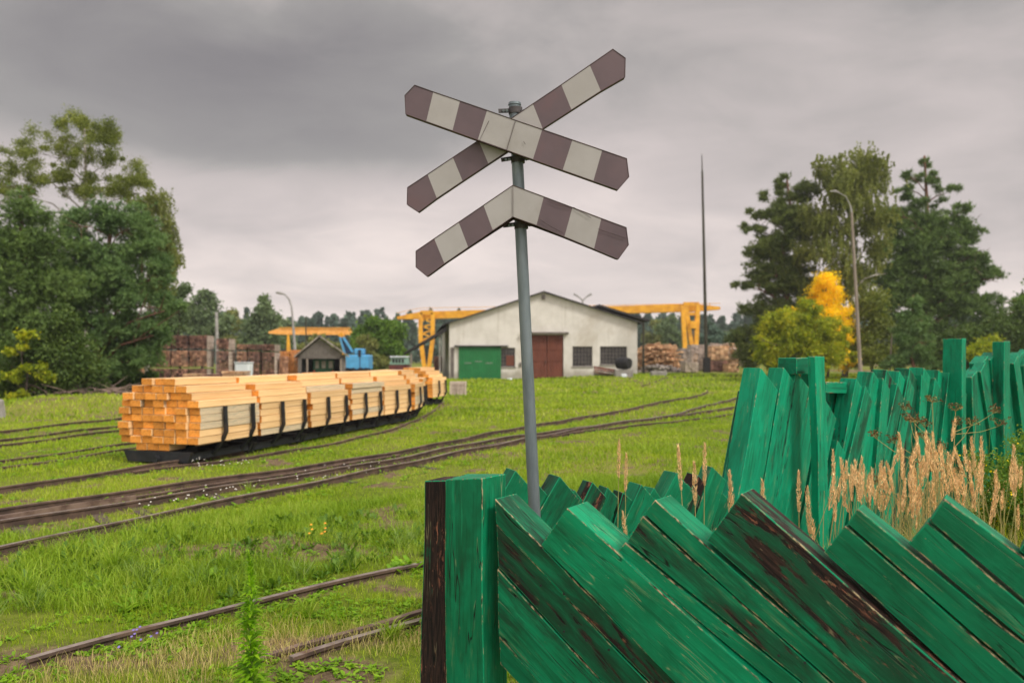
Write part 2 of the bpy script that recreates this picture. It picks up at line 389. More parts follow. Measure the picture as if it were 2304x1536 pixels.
# ground: turf, thin turf and bare sandy soil near the tracks
def ground_mat():
    m, t, p, o = newmat('turf_soil')
    pos = t.add('ShaderNodeNewGeometry').outputs['Position']
    a = t.noise(pos, .55, 6, .6, .4); b = t.noise(pos, 9., 6, .7); c = t.noise(pos, .12, 4, .5)
    bare = t.add('ShaderNodeAttribute', attribute_type='GEOMETRY', attribute_name='bare').outputs['Fac']
    green = t.mix(t.smooth(b, .3, .7), (.075, .110, .012), (.17, .22, .022))
    green = t.mix(t.smooth(c, .4, .62), green, (.19, .19, .045))
    soil = t.mix(t.smooth(b, .3, .7), (.085, .060, .036), (.23, .165, .10))
    f = t.smooth(t.math('ADD', t.math('MULTIPLY', bare, .62), t.math('MULTIPLY', a, .55)), .50, .72)
    t.set(p, 'Base Color', t.mix(f, green, soil)); t.set(p, 'Roughness', .95); t.set(p, 'Specular IOR Level', .1)
    bump(t, p, t.noise(pos, 22., 6, .7), .8, .03)
    return m
ground_mat()
# ------------------------------------------------------------------ terrain height and rails
def sstep(x): x = np.clip(x, 0, 1); return x*x*(3-2*x)
def gz(x, y):
    x = np.asarray(x, float); y = np.asarray(y, float)
    z = .018*np.sin(x*.9+1)*np.sin(y*.6+.5)+.008*np.sin(x*2.3+y*1.7)
    z = z*sstep((y-5)/10)
    z += .32*sstep((y-42)/14)*sstep((x-2)/6)
    z += .45*np.exp(-((x+13.2)/3.2)**2-((y-24.5)/2.2)**2)
    return z
def gzf(x, y): return float(gz(x, y))
def GG(px, py, dz=0.):
    z = 0.
    for _ in range(6): p = G(px, py, z+dz); z = gzf(p.x, p.y)
    p = G(px, py, z+dz); p.z = z; return p

RAIL_TOP = .10
RAILS = [  # (photo polyline, height of head over ground, label, continues straight beyond the last point by m)
 ([(60,1478),(160,1448),(330,1400),(520,1360),(700,1312),(945,1262)], .055, 'rusty rail nearest the camera that runs on behind the black post', 'rail_bright', 5.0),
 ([(655,1474),(740,1445),(830,1416),(945,1386)], .045, 'short grey rail edge in the lowest right corner of the weedy track', 'rail_bright', 2.5),
 ([(560,1482),(660,1452),(760,1422),(850,1397),(945,1370)], .035, 'brown flaking guard rail beside the lowest rail of the weedy track', 'rail_rust', 2.5),
 ([(-60,1152),(0,1143),(150,1118),(305,1096),(450,1078),(700,1045),(900,1012),(1000,994),(1150,962),(1300,938),(1420,918),(1510,898),(1575,888),(1592,879)], .10, 'rusty rail with the upturned end, uppermost of the middle switch', 'rail_rust', 0),
 ([(-60,1178),(0,1170),(200,1140),(400,1110),(600,1075),(800,1045),(900,1030),(1000,1005),(1150,978),(1280,962),(1420,944),(1500,935),(1580,912),(1660,893),(1720,882)], .095, 'dark polished rail through the middle of the switch', 'rail_bright', 3),
 ([(-60,1167),(0,1159),(200,1130),(350,1107),(480,1089),(600,1070),(720,1052),(900,1020)], .06, 'thin switch blade lying close beside the dark polished rail', 'rail_rust', 0),
 ([(-60,1240),(0,1228),(200,1185),(400,1140),(600,1103),(700,1085),(900,1040),(1000,1020),(1150,992),(1280,966),(1380,949),(1480,937),(1560,928),(1650,914),(1760,900)], .09, 'rusty front rail of the middle switch along the long grass', 'rail_bright', 3),
 ([(1080,1002),(1200,983),(1330,964),(1480,950),(1560,941),(1640,930),(1760,915)], .06, 'rail piece lying in front of the switch close to the tall fence', 'rail_rust', 2),
 ([(-60,1104),(0,1095),(150,1072),(340,1043),(460,1028),(560,1008)], .085, 'brown rail leading under the nearest timber wagon', 'rail_rust', 0),
 ([(300,1059),(460,1040),(600,1020),(760,994),(880,966),(950,938),(985,915),(1000,902)], .055, 'rail on the outer side of the curve under the timber wagons', 'rail_rust', 0),
 ([(-60,975),(0,968),(150,951),(280,937),(420,922)], .07, 'farthest left rail at the foot of the grassy mound', 'rail_rust', 6),
 ([(-60,994),(0,988),(140,970),(265,957),(420,940)], .06, 'upper of the two close rails left of the timber load', 'rail_rust', 5),
 ([(-60,1006),(0,999),(140,982),(270,965),(420,948)], .06, 'lower of the two close rails left of the timber load', 'rail_rust', 5),
 ([(-60,1042),(0,1034),(90,1023),(180,1012),(280,998),(330,990)], .045, 'half buried rail left of the wagon, the upper one', 'rail_rust', 0),
 ([(-60,1058),(0,1050),(90,1040),(200,1022),(320,1003)], .035, 'half buried rail left of the wagon, the lower one', 'rail_rust', 0),
 ([(1440,868),(1520,853),(1600,850),(1680,853),(1800,862)], .08, 'far rail curving across the dry grass before the dark mast', 'rail_rust', 0),
 ([(1500,842),(1600,847),(1700,851),(1820,858)], .08, 'farthest rail near the foot of the dark mast', 'rail_rust', 0),
]
rail_world = []
for pts, hh, lab, mt, ext in RAILS:
    P = [GG(x, y, hh) for x, y in pts]
    if ext: d = (P[-1]-P[-2]).normalized(); P.append(P[-1]+d*ext)
    # smooth resample
    Q = []
    for i in range(len(P)-1):
        p0, p1, p2, p3 = P[max(i-1, 0)], P[i], P[i+1], P[min(i+2, len(P)-1)]
        L = (p2-p1).length; k = max(2, min(30, int(L/.3)))
        for j in range(k):
            t = j/k; l = p1.lerp(p2, t)
            m0 = (p2-p0)*.5; m1 = (p3-p1)*.5
            h = p1*(2*t**3-3*t**2+1)+m0*(t**3-2*t**2+t)+p2*(-2*t**3+3*t**2)+m1*(t**3-t**2)
            Q.append(h.lerp(l, .35))
    Q.append(P[-1])
    for _ in range(25):
        Q = [Q[0]]+[Q[i]*.5+(Q[i-1]+Q[i+1])*.25 for i in range(1, len(Q)-1)]+[Q[-1]]
    rail_world.append(Q)
# density map for grass
GX0, GX1, GY0, GY1, GS = -32., 24., 2., 48., .1
gx = np.arange(GX0, GX1, GS); gy = np.arange(GY0, GY1, GS); XX, YY = np.meshgrid(gx, gy)
dist = np.full(XX.shape, 9., dtype=np.float32)
for i, Q in enumerate(rail_world):
    for q in Q[::1]:
        ix = int((q.x-GX0)/GS); iy = int((q.y-GY0)/GS); r = 9
        a0, a1, b0, b1 = max(ix-r, 0), min(ix+r, len(gx)), max(iy-r, 0), min(iy+r, len(gy))
        if a0 >= a1 or b0 >= b1: continue
        d = np.hypot(XX[b0:b1, a0:a1]-q.x, YY[b0:b1, a0:a1]-q.y)
        dist[b0:b1, a0:a1] = np.minimum(dist[b0:b1, a0:a1], d)
def rdist(x, y):
    ix = np.clip(((x-GX0)/GS).astype(int), 0, len(gx)-1); iy = np.clip(((y-GY0)/GS).astype(int), 0, len(gy)-1)
    inside = (x > GX0) & (x < GX1) & (y > GY0) & (y < GY1)
    return np.where(inside, dist[iy, ix], 9.)
def vnoise(x, y, s, seed=0):
    """smooth value noise 0..1"""
    rg = np.random.default_rng(seed).random((64, 64)); u = x/s; v_ = y/s
    i = np.floor(u).astype(int); j = np.floor(v_).astype(int); fu = sstep(u-i); fv = sstep(v_-j)
    g = lambda a, b: rg[a % 64, b % 64]
    return (g(i, j)*(1-fu)+g(i+1, j)*fu)*(1-fv)+(g(i, j+1)*(1-fu)+g(i+1, j+1)*fu)*fv
def bareness(x, y):
    d = rdist(x, y); b = np.clip(1-d/.27, 0, 1)*.8
    n = vnoise(x, y, .55, 3)*.6+vnoise(x, y, .21, 4)*.4
    b = np.maximum(b, sstep((n-.64)/.12)*.85)
    # worn patches in front and by the switch
    for cx, cy, rx, ry, s in ((-1.95, 6.6, 1.5, .42, .9), (-5.2, 7.6, 1.6, .5, .8), (-2.7, 4.2, 1.4, .35, .8), (-.95, 4.1, .5, .35, .8), (-1.2, 7.6, .5, .2, .7), (-14.5, 27., 3., .9, .9)):
        b = np.maximum(b, s*np.exp(-((x-cx)/rx)**2-((y-cy)/ry)**2)*(.6+.8*n))
    return np.clip(b, 0, 1)
# ground sheet
def grid_axis(a, b, fine0, fine1, fs, cs):
    r = [fine0]
    while r[-1] < fine1: r.append(r[-1]+fs)
    st = cs
    while r[-1] < b: r.append(r[-1]+st); st *= 1.5
    l = [fine0]; st = cs
    while l[-1] > a: l.append(l[-1]-st); st *= 1.5
    return np.array(l[:0:-1]+r)
ax = np.clip(grid_axis(-500, 500, -18, 14, .15, .6), -500, 500); ay = np.clip(grid_axis(-120, 440, 3, 34, .15, .6), -120, 440)
X2, Y2 = np.meshgrid(ax, ay); Z2 = gz(X2, Y2); nx, ny = len(ax), len(ay)
me = bpy.data.meshes.new('ground')
V = np.stack([X2, Y2, Z2], -1).reshape(-1, 3)
ii = (np.arange(ny-1)[:, None]*nx+np.arange(nx-1)[None, :]).ravel()
FA = np.stack([ii, ii+1, ii+1+nx, ii+nx], 1)
me.vertices.add(len(V)); me.vertices.foreach_set('co', V.astype(np.float32).ravel())
me.loops.add(FA.size); me.loops.foreach_set('vertex_index', FA.astype(np.int32).ravel())
me.polygons.add(len(FA)); me.polygons.foreach_set('loop_start', np.arange(0, FA.size, 4, dtype=np.int32)); me.polygons.foreach_set('loop_total', np.full(len(FA), 4, dtype=np.int32))
me.update(calc_edges=True); me.polygons.foreach_set('use_smooth', np.ones(len(FA), dtype=bool))
at = me.attributes.new('bare', 'FLOAT', 'POINT'); at.data.foreach_set('value', bareness(X2.ravel(), Y2.ravel()).astype(np.float32))
me.materials.append(MT['turf_soil'])
ground = bpy.data.objects.new('ground', me); COL.objects.link(ground); ground['kind'] = 'structure'

# rails with a real head, web and foot
for Q, (pts, hh, lab, mt, ext) in zip(rail_world, RAILS):
    prof = [(-.021, hh), (.021, hh), (.022, hh-.018), (.008, hh-.024), (.008, -.03), (.03, -.045), (-.03, -.045), (-.008, -.03), (-.008, hh-.024), (-.022, hh-.018)]
    mb = MB(); n = len(prof)
    for i, q in enumerate(Q):
        d = Q[min(i+1, len(Q)-1)]-Q[max(i-1, 0)]; d.z = 0; d.normalize(); r = Vector((d.y, -d.x, 0))
        z0 = gzf(q.x, q.y)-.005+.004*math.sin(i*.9)
        if lab.startswith('rusty rail with the upturned') and i > len(Q)-4: z0 += (i-(len(Q)-4))*.02
        for (a, b) in prof: mb.v.append((q.x+r.x*a, q.y+r.y*a, z0+b))
    for i in range(len(Q)-1):
        for k in range(n):
            k2 = (k+1) % n; mb.f.append((i*n+k, i*n+k2, (i+1)*n+k2, (i+1)*n+k)); mb.m.append(0 if k == 0 else 1)
    mb.f.append(tuple(range(n))); mb.m.append(0); mb.f.append(tuple((len(Q)-1)*n+k for k in range(n-1, -1, -1))); mb.m.append(0)
    tag(mb.build('rail', [MT[mt], MT['rail_side']]), lab, 'rail', 'rusty narrow-gauge rails in the grass')
# the deep channel piece bolted to the rail at the left edge
mb = MB(); P = [GG(x, y, .1) for x, y in ((-60, 1161), (0, 1152), (150, 1127), (305, 1106))]
for a, b in zip(P[:-1], P[1:]):
    mb.beam(a+Vector((.03, -.06, .02)), b+Vector((.03, -.06, .02)), .025, .11)
tag(mb.build('check_rail', MT['rail_rust']), 'deep rusty channel plate standing along the rail at the left edge', 'check rail')
# half buried sleepers across the middle switch
sl = MB()
for i in (0, 2, 3, 5, 8, 10):
    t = i/15; a = GG(20+i*92, 1205-i*15.2, .0) if i < 12 else GG(1150+(i-12)*110, 1000-(i-12)*16, 0)
    d = Vector((.62, -.78, 0)); c = a+Vector((-.05, .25, .0)); c.z = gzf(c.x, c.y)-.012
    o = MB().beam(c-d*.50, c+d*.50, .13, .05).build('sleeper', MT['old_sleeper'])
    tag(o, '%s of the dark sleepers sunk in the soil under the switch, counted from the left' % {0: 'first', 2: 'second', 3: 'third', 5: 'fourth', 8: 'fifth', 10: 'sixth'}[i], 'sleeper', 'sleepers half buried in the soil under the switch')

# ------------------------------------------------------------------ crossing sign
root = thing('railway_crossing_sign', 'leaning crossing sign with striped X arms and chevron on a grey pole', 'crossing sign', (S(70, 4.03), 4.03, 0))
top = W(1158, 237, 4.03); bot = Vector((S(70, 4.03), 4.03, -.05))
MB().tube([bot, bot.lerp(top, .3), bot.lerp(top, .7), top], .0295, 24).build('pole', MT['galvanised'], root, smooth=False)
MB().tube([top, top+Vector((0, 0, .012))], [.033, .031], 20).build('pole_cap', MT['galvanised'], root)
def plate(name, Y, cells, outline, label=None):
    mb = MB()
    for pts, mi in cells: mb.poly([W(x, y, Y) for x, y in pts], mi)
    o = [W(x, y, Y) for x, y in outline]; b = Vector((0, .036, 0)); n = len(o)
    c = sum(o, Vector())/n
    for i in range(n): mb.poly([o[i], o[(i+1) % n], o[(i+1) % n]+b, o[i]+b], 2)
    # folded return lip at the back, open in the middle like a pressed sheet
    for i in range(n):
        a, d = o[i]+b, o[(i+1) % n]+b
        inner = lambda q: q+(c-q).normalized()*.012
        mb.poly([a, d, inner(d), inner(a)], 2)
    ob = mb.build(name, [MT['sign_white'], MT['sign_red'], MT['sign_flange']], root)
    ed_ = MB().tube([q-Vector((0, .0005, 0)) for q in o+[o[0]]], .0022, 5, caps=False); ed_.build('edge', MT['sign_flange'], ob)
    m2 = MB().poly([q+Vector((0, .004, 0)) for q in o], 0)
    m2.build('backing', MT['sign_flange'], ob)
    return ob
T1 = [(933,192),(975,207),(1035,227.5),(1096,248.5),(1160,271),(1220,291.5),(1288,315),(1355,338),(1410,357)]
B1 = [(913,257),(959,273.5),(1018,294.5),(1075,315),(1140,338),(1199,359),(1266,383),(1335,407.5),(1390,427)]
c1 = []
for i, mi in enumerate([1, 0, 1, 0, 0, 1, 0, 1]):
    pts = [T1[i], T1[i+1], B1[i+1], B1[i]]
    if i == 0: pts = [T1[0], T1[1], B1[1], B1[0], (911, 215)]
    if i == 7: pts = [T1[7], T1[8], (1415, 398), B1[8], B1[7]]
    c1.append((pts, mi))
plate('crossbuck_arm', 3.93, c1, T1+[(1415, 398)]+B1[::-1]+[(911, 215)])
T2 = [(917,422),(962,392.5),(1019,354.5),(1077,316),(1199,234),(1263,191),(1327,147),(1379,111)]
B2 = [(942,477),(983,446.5),(1041,407.5),(1099,369),(1221,289.5),(1286,247.5),(1352,205),(1406,178)]
B2[-1] = (1406, 174)
c2 = []
for i, mi in enumerate([1, 0, 1, 0, 1, 0, 1]):
    pts = [T2[i], T2[i+1], B2[i+1], B2[i]]
    if i == 0: pts = [T2[0], T2[1], B2[1], B2[0], (916, 460)]
    if i == 6: pts = [T2[6], T2[7], (1407, 131), B2[7], B2[6]]
    c2.append((pts, mi))
plate('crossbuck_arm', 3.972, c2, T2+[(1407, 131)]+B2[::-1]+[(916, 460)])
T3 = [(936,565),(977,537),(1032,500),(1088,462),(1154,417),(1223.5,442.7),(1288,467),(1353,491.5),(1409,512)]
B3 = [(961,622),(1000,593),(1053.5,556.5),(1109,518.5),(1154,488),(1207,507),(1270,532.5),(1336.5,560),(1391,583)]
c3 = []
for i, mi in enumerate([1, 0, 1, 0, 0, 1, 0, 1]):
    pts = [T3[i], T3[i+1], B3[i+1], B3[i]]
    if i == 0: pts = [T3[0], T3[1], B3[1], B3[0], (936, 601)]
    if i == 7: pts = [T3[7], T3[8], (1414, 551), B3[8], B3[7]]
    c3.append((pts, mi))
plate('chevron_plate', 3.935, c3, T3+[(1414, 551)]+B3[::-1]+[(936, 601)])
# seams where the two halves meet
MB().beam(W(1160, 271.5, 3.926), W(1140, 338, 3.926), .0022, .002).beam(W(1154, 418, 3.931), W(1154, 488, 3.931), .0022, .002).build('seam', MT['sign_flange'], root)
MB().tube([W(1100, 272, 3.926), W(1078, 318, 3.926), W(1142, 339.5, 3.926)], .0011, 5).tube([W(1080, 316, 3.968), W(1150, 341, 3.968)], .0014, 5).build('seam', MT['sign_flange'], root)
for pl in ([(1232,452),(1262,463),(1292,467),(1330,490)], [(1215,493),(1240,510),(1268,524)], [(1345,515),(1370,523),(1408,536)], [(1178,318),(1182,325)]):
    MB().tube([W(x, y, 3.929 if y > 400 else 3.925) for x, y in pl], .0011, 4).build('scratch', MT['sign_flange'], root)
for (x0, y0, x1, y1) in ((1122, 250, 1172, 254), (1128, 360, 1190, 356), (1132, 508, 1198, 505)):
    cb = MB(); t = (y0-237)/943.; cx = 1158+47*t
    cb.tube([W(cx+1, y0-7, 4.03), W(cx+1.5, y0+7, 4.03)], .035, 20)
    cb.beam(W(x0, y0, 4.005), W(cx-4, (y0+y1)/2-3, 4.03), .006, .02).beam(W(x1, y1, 4.005), W(cx+6, (y0+y1)/2-3, 4.03), .006, .02)
    c = cb.build('clamp', MT['bracket_steel'], root)
    nb = MB()
    for s_ in (-26, -18, 20): nb.cyl(W(cx+s_, y0-1, 3.99), W(cx+s_, y0-1, 4.02), .007, 8)
    nb.build('bolt', MT['galvanised'], c)

# ------------------------------------------------------------------ the green timber fences
class Plane:
    def __init__(s, A, B):
        s.A = Vector((A[0], A[1], 0)); d = Vector((B[0]-A[0], B[1]-A[1], 0)); s.u = d.normalized(); s.n = Vector((-s.u.y, s.u.x, 0))
    def sz(s, px, py, off=0.):
        A = s.A+s.n*off; a = (px-1152)/F; q = (a*A.y-A.x)/(s.u.x-a*s.u.y); Y = A.y+q*s.u.y
        return Vector((q, H-(py-HY)/F*Y))
    def P(s, q, d=0): return s.A+s.u*q[0]+s.n*d+Vector((0, 0, q[1]))
def board(pl, poly, thick, parent, wear=.3, tint=1., name='board', off=0., along=None, mat='green_paint', gap=.0045, label=None, bev=.004, rnd=0):
    """poly: (s, z) corners of the front face, first edge = its long upper edge; local X of the mesh runs along the timber"""
    c = sum(poly, Vector((0, 0)))/len(poly)
    d = Vector(along) if along is not None else (poly[1]-poly[0])
    d.normalize(); e = Vector((-d[1], d[0])); o = poly[0]
    loc = []
    for q in poly:
        r = q-o; loc.append([r.dot(d), r.dot(e)])
    ce = sum(l[1] for l in loc)/len(loc); cd = sum(l[0] for l in loc)/len(loc)
    for l in loc: l[1] += gap if l[1] < ce else -gap
    me = bpy.data.meshes.new(name); bm = bmesh.new()
    fv = [bm.verts.new((a, b, 0)) for a, b in loc]; bv = [bm.verts.new((a+random.uniform(-.004, .004), b, -thick)) for a, b in loc]
    bm.faces.new(fv); bm.faces.new(bv[::-1]); n = len(loc)
    for i in range(n): j = (i+1) % n; bm.faces.new((fv[j], fv[i], bv[i], bv[j]))
    bmesh.ops.recalc_face_normals(bm, faces=bm.faces)
    if bev:
        for f_ in bmesh.ops.bevel(bm, geom=list(bm.edges), offset=bev, segments=2, affect='EDGES', profile=.6)['faces']: f_.material_index = 1
    # gentle warp along the length
    long_ = [ed for ed in bm.edges if ed.calc_length() > .35]
    bmesh.ops.subdivide_edges(bm, edges=long_, cuts=7)
    ph = random.uniform(0, 6)
    for v in bm.verts:
        v.co.z += .003*math.sin(v.co.x*5+ph); v.co.y += .0025*math.sin(v.co.x*7+ph*2)
    bm.normal_update(); bm.to_mesh(me); bm.free(); me.materials.append(MT[mat]); me.materials.append(MT[mat+'_edge'])
    ob = bpy.data.objects.new(name, me); COL.objects.link(ob); ob.parent = parent
    ux = pl.u*d[0]+Vector((0, 0, d[1])); uy = pl.u*e[0]+Vector((0, 0, e[1])); uz = ux.cross(uy)
    if uz.dot(pl.n) > 0:      # keep local -Z pointing to the back of the fence
        pass
    M = Matrix(((ux.x, uy.x, -pl.n.x, 0), (ux.y, uy.y, -pl.n.y, 0), (ux.z, uy.z, -pl.n.z, 0), (0, 0, 0, 1)))
    org = pl.P(o, off)-wloc(parent); M.translation = org; ob.matrix_basis = M
    if M.to_3x3().determinant() < 0: me.flip_normals()
    ob['wear'] = float(wear); ob['tint'] = float(tint)
    if label: ob['label'] = label
    return ob
def to_ground(a, b, z=-.06):
    t = (z-a[1])/(b[1]-a[1]); return a+(b-a)*t

NF = Plane(((945-1152)/F*3.45, 3.45), ((2304-1152)/F*2.25, 2.25))
froot = thing('timber_fence', 'low green fence of slanting weathered timbers in the foreground', 'fence', NF.P((0, 0)))
q = NF.sz
def npost(pts, t, **k):
    P = [q(*p) for p in pts]; P[2] = to_ground(P[1], P[2]); P[3] = to_ground(P[0], P[3])
    return board(NF, [P[0], P[3], P[2], P[1]], t, froot, along=(P[3]-P[0]), **k)
npost([(951,1082),(1001,1081),(1006,1536),(942,1536)], .14, wear=1.15, tint=.85, name='post', label='post with its green paint worn to black', gap=.001, off=.01)
npost([(1003,1077),(1011,1076),(1011,1536),(1007,1536)], .10, wear=.8, tint=.6, name='board', off=.05, gap=.0)
npost([(1012,1076),(1095,1073),(1097,1536),(1011,1536)], .17, wear=.12, tint=1.0, name='post', gap=.001, off=-.03)
def slant(up, lo, t, wear, tint, left=None, **k):
    """up/lo: two photo points on the upper and the lower edge, left end first"""
    a, b = q(*up[0]), q(*up[1]); c, d = q(*lo[0]), q(*lo[1])
    return board(NF, [a, to_ground(a, b), to_ground(c, d), c], t, froot, wear=wear, tint=tint, along=(b-a), **k)
slant([(1116,1432),(1204,1536)], [(1116,1500),(1150,1536)], .12, .2, .8, off=.03)
slant([(1115,1279),(1354,1536)], [(1116,1432),(1204,1536)], .12, .30, 1.05, off=.016)
slant([(1114,1178),(1458,1536)], [(1115,1279),(1354,1536)], .15, .56, .80, off=.010)
slant([(1114.6,1120),(1525,1536)], [(1114,1178),(1458,1536)], .16, .54, .82, off=.0)
slant([(1280,1139.6),(1728,1536)], [(1219,1227),(1525,1536)], .17, .22, 1.28, off=-.014)
slant([(1406,1218),(1800,1536)], [(1387,1244),(1728,1536)], .13, .15, 1.2, off=.008)
slant([(1448,1157),(1870,1536)], [(1410,1218),(1802,1536)], .13, .50, 1.1, off=.002)
slant([(1476,1122),(1951,1536)], [(1448,1157),(1870,1536)], .14, .46, 1.0, off=-.004)
slant([(1671.5,1106.4),(2170,1536)], [(1590,1216),(1951,1536)], .13, .72, 1.0, off=-.012, label='board with big flaked patches of bare dark wood')
slant([(1902,1181),(2316,1536)], [(1849,1246),(2170,1536)], .10, .22, .85, off=.006)
slant([(1930,1143),(2390,1510)], [(1902,1181),(2316,1536)], .10, .18, .90, off=.004)
slant([(2090,1171),(2420,1455)], [(2041,1223),(2380,1504)], .09, .15, .98, off=-.002)
slant([(2128.6,1117),(2440,1354)], [(2090,1171),(2420,1455)], .09, .06, 1.0, off=-.004)
slant([(2345,1150),(2600,1330)], [(2289,1241),(2470,1382)], .09, .2, .8, off=.0)
for (x, y) in ((1218,1316),(1270,1335),(1270,1419),(1320,1439),(1371,1460),(1426,1481),(1753,1473),(1812,1489),(1219,1231),(1384,1238)):
    s_ = q(x, y); p0 = NF.P(s_, .012); r = .0045
    MB().tube([p0-NF.n*.018, p0-NF.n*.013], [r, r*.8], 10).build('nail', MT['rubber'], froot)

# fences behind: timbers lean right, their left sides catch the sky
def lean_board(pl, tip, lean, wd, thick, parent, cut=0., zb=-.05, **k):
    T = pl.sz(*tip) if tip[0] > 50 else Vector(tip)
    a = R(lean); ax_ = Vector((-math.sin(a), -math.cos(a))); pr = Vector((math.cos(a), -math.sin(a)+cut))
    L = (T[1]-zb)/math.cos(a); T2_ = T+pr*wd; L2 = (T2_[1]-zb)/math.cos(a)
    return board(pl, [T, T+ax_*L, T2_+ax_*L2, T2_], thick, parent, along=ax_, **k)
BF = Plane((.02, 4.62), (1.25, 5.2))
broot = thing('timber_fence', 'row of short pointed green timbers behind the crossing sign pole', 'fence', BF.P((0, 0)))
for (tx, ty, ln, wd, th, wr, ti, sh) in (
        (1160, 1058, 33, .17, .13, .1, .9, 0), (1259, 1071, 34, .17, .14, .5, .75, 0), (1334, 1084, 30, .12, .12, .7, .75, .01), (1372, 1097, 26, .10, .10, .45, .8, .03),
        (1443, 1089, 30, .14, .14, .3, .95, 0), (1521, 1061, 33, .17, .14, .15, 1., -.01), (1578, 1069, 30, .13, .12, 1.0, .6, .03)):
    lean_board(BF, (tx, ty), ln, wd, th, broot, wear=wr, tint=ti, off=sh, gap=.002, bev=.004, cut=-.35, zb=.25 if tx < 1200 else -.05)
for (tx, ty, ln, wd, wr, ti) in ((1215,1092,30,.12,.3,.85),(1296,1102,36,.13,.4,.8),(1405,1108,20,.11,.5,.75),(1476,1098,38,.13,.2,.95),(1550,1088,24,.12,.5,.8),(1606,1050,22,.13,.2,1.),(1618,1096,26,.13,.3,.9)):
    lean_board(BF, (tx, ty), ln, wd, .11, broot, wear=wr, tint=ti, off=.02, gap=.002, bev=.004, cut=-.4)
for k in range(2, 12):    # lower pieces filling in between the points
    s0 = -.05+k*.12
    lean_board(BF, (s0, .66+.05*math.sin(k*2.1)), 32, .15, .09, broot, wear=.4, tint=.75, off=.045, gap=.001, cut=-.3)

CF = Plane((1.30, 5.30), (1.30+.80*5, 5.30+.60*5))
croot = thing('timber_fence', 'tall bright green fence of leaning timbers with three upright posts', 'fence', CF.P((0, 0)))
cb_ = lambda tx, ty, ln, wd, th, wr, ti, off=0., **k: lean_board(CF, (tx, ty), ln, wd, th, croot, wear=wr, tint=ti, off=off, mat='green_paint_bright', gap=.0015, **k)
cb_(1713, 827, 16.5, .21, .15, .12, 1.0, 0, cut=-.5)
cb_(1767, 826, 17, .17, .13, .22, .95, .01, cut=-.5)
cb_(1796, 835, 18, .18, .12, .15, 1., .015, cut=-.4)
cb_(1835, 838, 19, .17, .10, .15, .95, .02, cut=-.3)
cb_(1866, 900, 20, .16, .12, .25, .9, .03, cut=-.6)
cb_(1886, 990, 20, .16, .12, .2, .9, .0, cut=-.6)
for (tx, ty, ln, wr, ti) in ((1926,851,18,.2,.95),(1967,836,16,.15,1.),(2000,831,16,.75,.9),(2022,834,15,.2,1.),(2049,828,14,.65,.8),(2084,827,12,.3,.95),(2115,832,10,.35,1.),(2140,845,9,.3,.9),(2163,860,8,.2,.95)):
    cb_(tx, ty, ln, .17, .14, wr, ti, random.uniform(-.005, .02), cut=-.55)
for (tx, ty, ln, wr, ti) in ((1940,868,24,.3,.8),(1980,850,10,.2,.9),(2010,862,22,.5,.8),(2036,846,20,.3,.85),(2066,842,6,.3,.9),(2098,850,18,.4,.8),(2128,838,14,.3,.85),(2150,832,4,.3,.8),(2180,848,-2,.3,.75),(2200,836,-18,.3,.7),(2236,826,-20,.2,.62),(2274,818,-18,.3,.7),(2298,822,-4,.2,.62)):
    cb_(tx, ty, ln, .115, .10, wr, ti, -.03, cut=-.7 if ln > 0 else .5)
for (tx, ty, ln, wr, ti) in ((2192,852,-12,.1,.62),(2211,818,-13,.2,.70),(2229,809,-14,.15,.66),(2243,815,-15,.1,.60),(2258,812,-15,.1,.62),(2283,830,-12,.2,.62),(2296,806,-10,.2,.7),(2315,800,-10,.2,.7),(2340,805,-10,.2,.7),(2365,800,-12,.2,.7)):
    cb_(tx, ty, ln, .14, .12, wr, ti, random.uniform(0, .03), cut=.3)
for k in range(30):      # second layer close behind, seen in the gaps
    s0 = .62+k*.155; tz = 1.36+.05*math.sin(k*1.9)
    lean_board(CF, (s0, tz), (16-1.1*k if k < 22 else -9), .165, .08, croot, wear=.35+.3*(k % 3 == 0), tint=.72+.1*math.sin(k*2.3), off=.16, gap=.0005, mat='green_paint_bright', cut=-.3 if k < 20 else .3)
for (tx, ty, ln) in ((2204, 838, -13), (2221, 826, -14), (2237, 824, -14), (2251, 828, -14), (2266, 822, -12), (2276, 815, -12), (2290, 815, -11), (2303, 812, -11)):
    cb_(tx, ty, ln, .13, .10, .2, .66, .04, cut=.3)
for k in range(16):      # the fence runs on beyond the frame
    cb_(5.02+k*.17, 1.46+.05*math.sin(k*2.7), -10+14*(k % 3 == 1), .16, .12, .25, .72, random.uniform(0, .03), cut=.2) if False else lean_board(CF, (5.02+k*.17, 1.46+.05*math.sin(k*2.7)), -9+4*math.sin(k*1.3), .16, .12, croot, wear=.25, tint=.75, off=random.uniform(0, .03), mat='green_paint_bright', gap=.0015, cut=.2)
def cpost(x0, x1, y, slant_, th, **k):
    a = CF.sz(x0, y, k['off']); b = CF.sz(x1, y, k['off']); s_ = slant_
    base = Vector((a[0]+s_, -.05)); base2 = Vector((b[0]+s_, -.05))
    return board(CF, [a, base, base2, b], th, croot, along=(base-a), mat='green_paint_bright', name='post', **k)
cpost(1834, 1857, 802, .07, .06, wear=.08, tint=1.05, off=-.16)
cpost(2164, 2174, 761, .02, .17, wear=.18, tint=.85, off=-.14)
cpost(2259, 2273, 768, .0, .11, wear=.25, tint=.8, off=-.10)
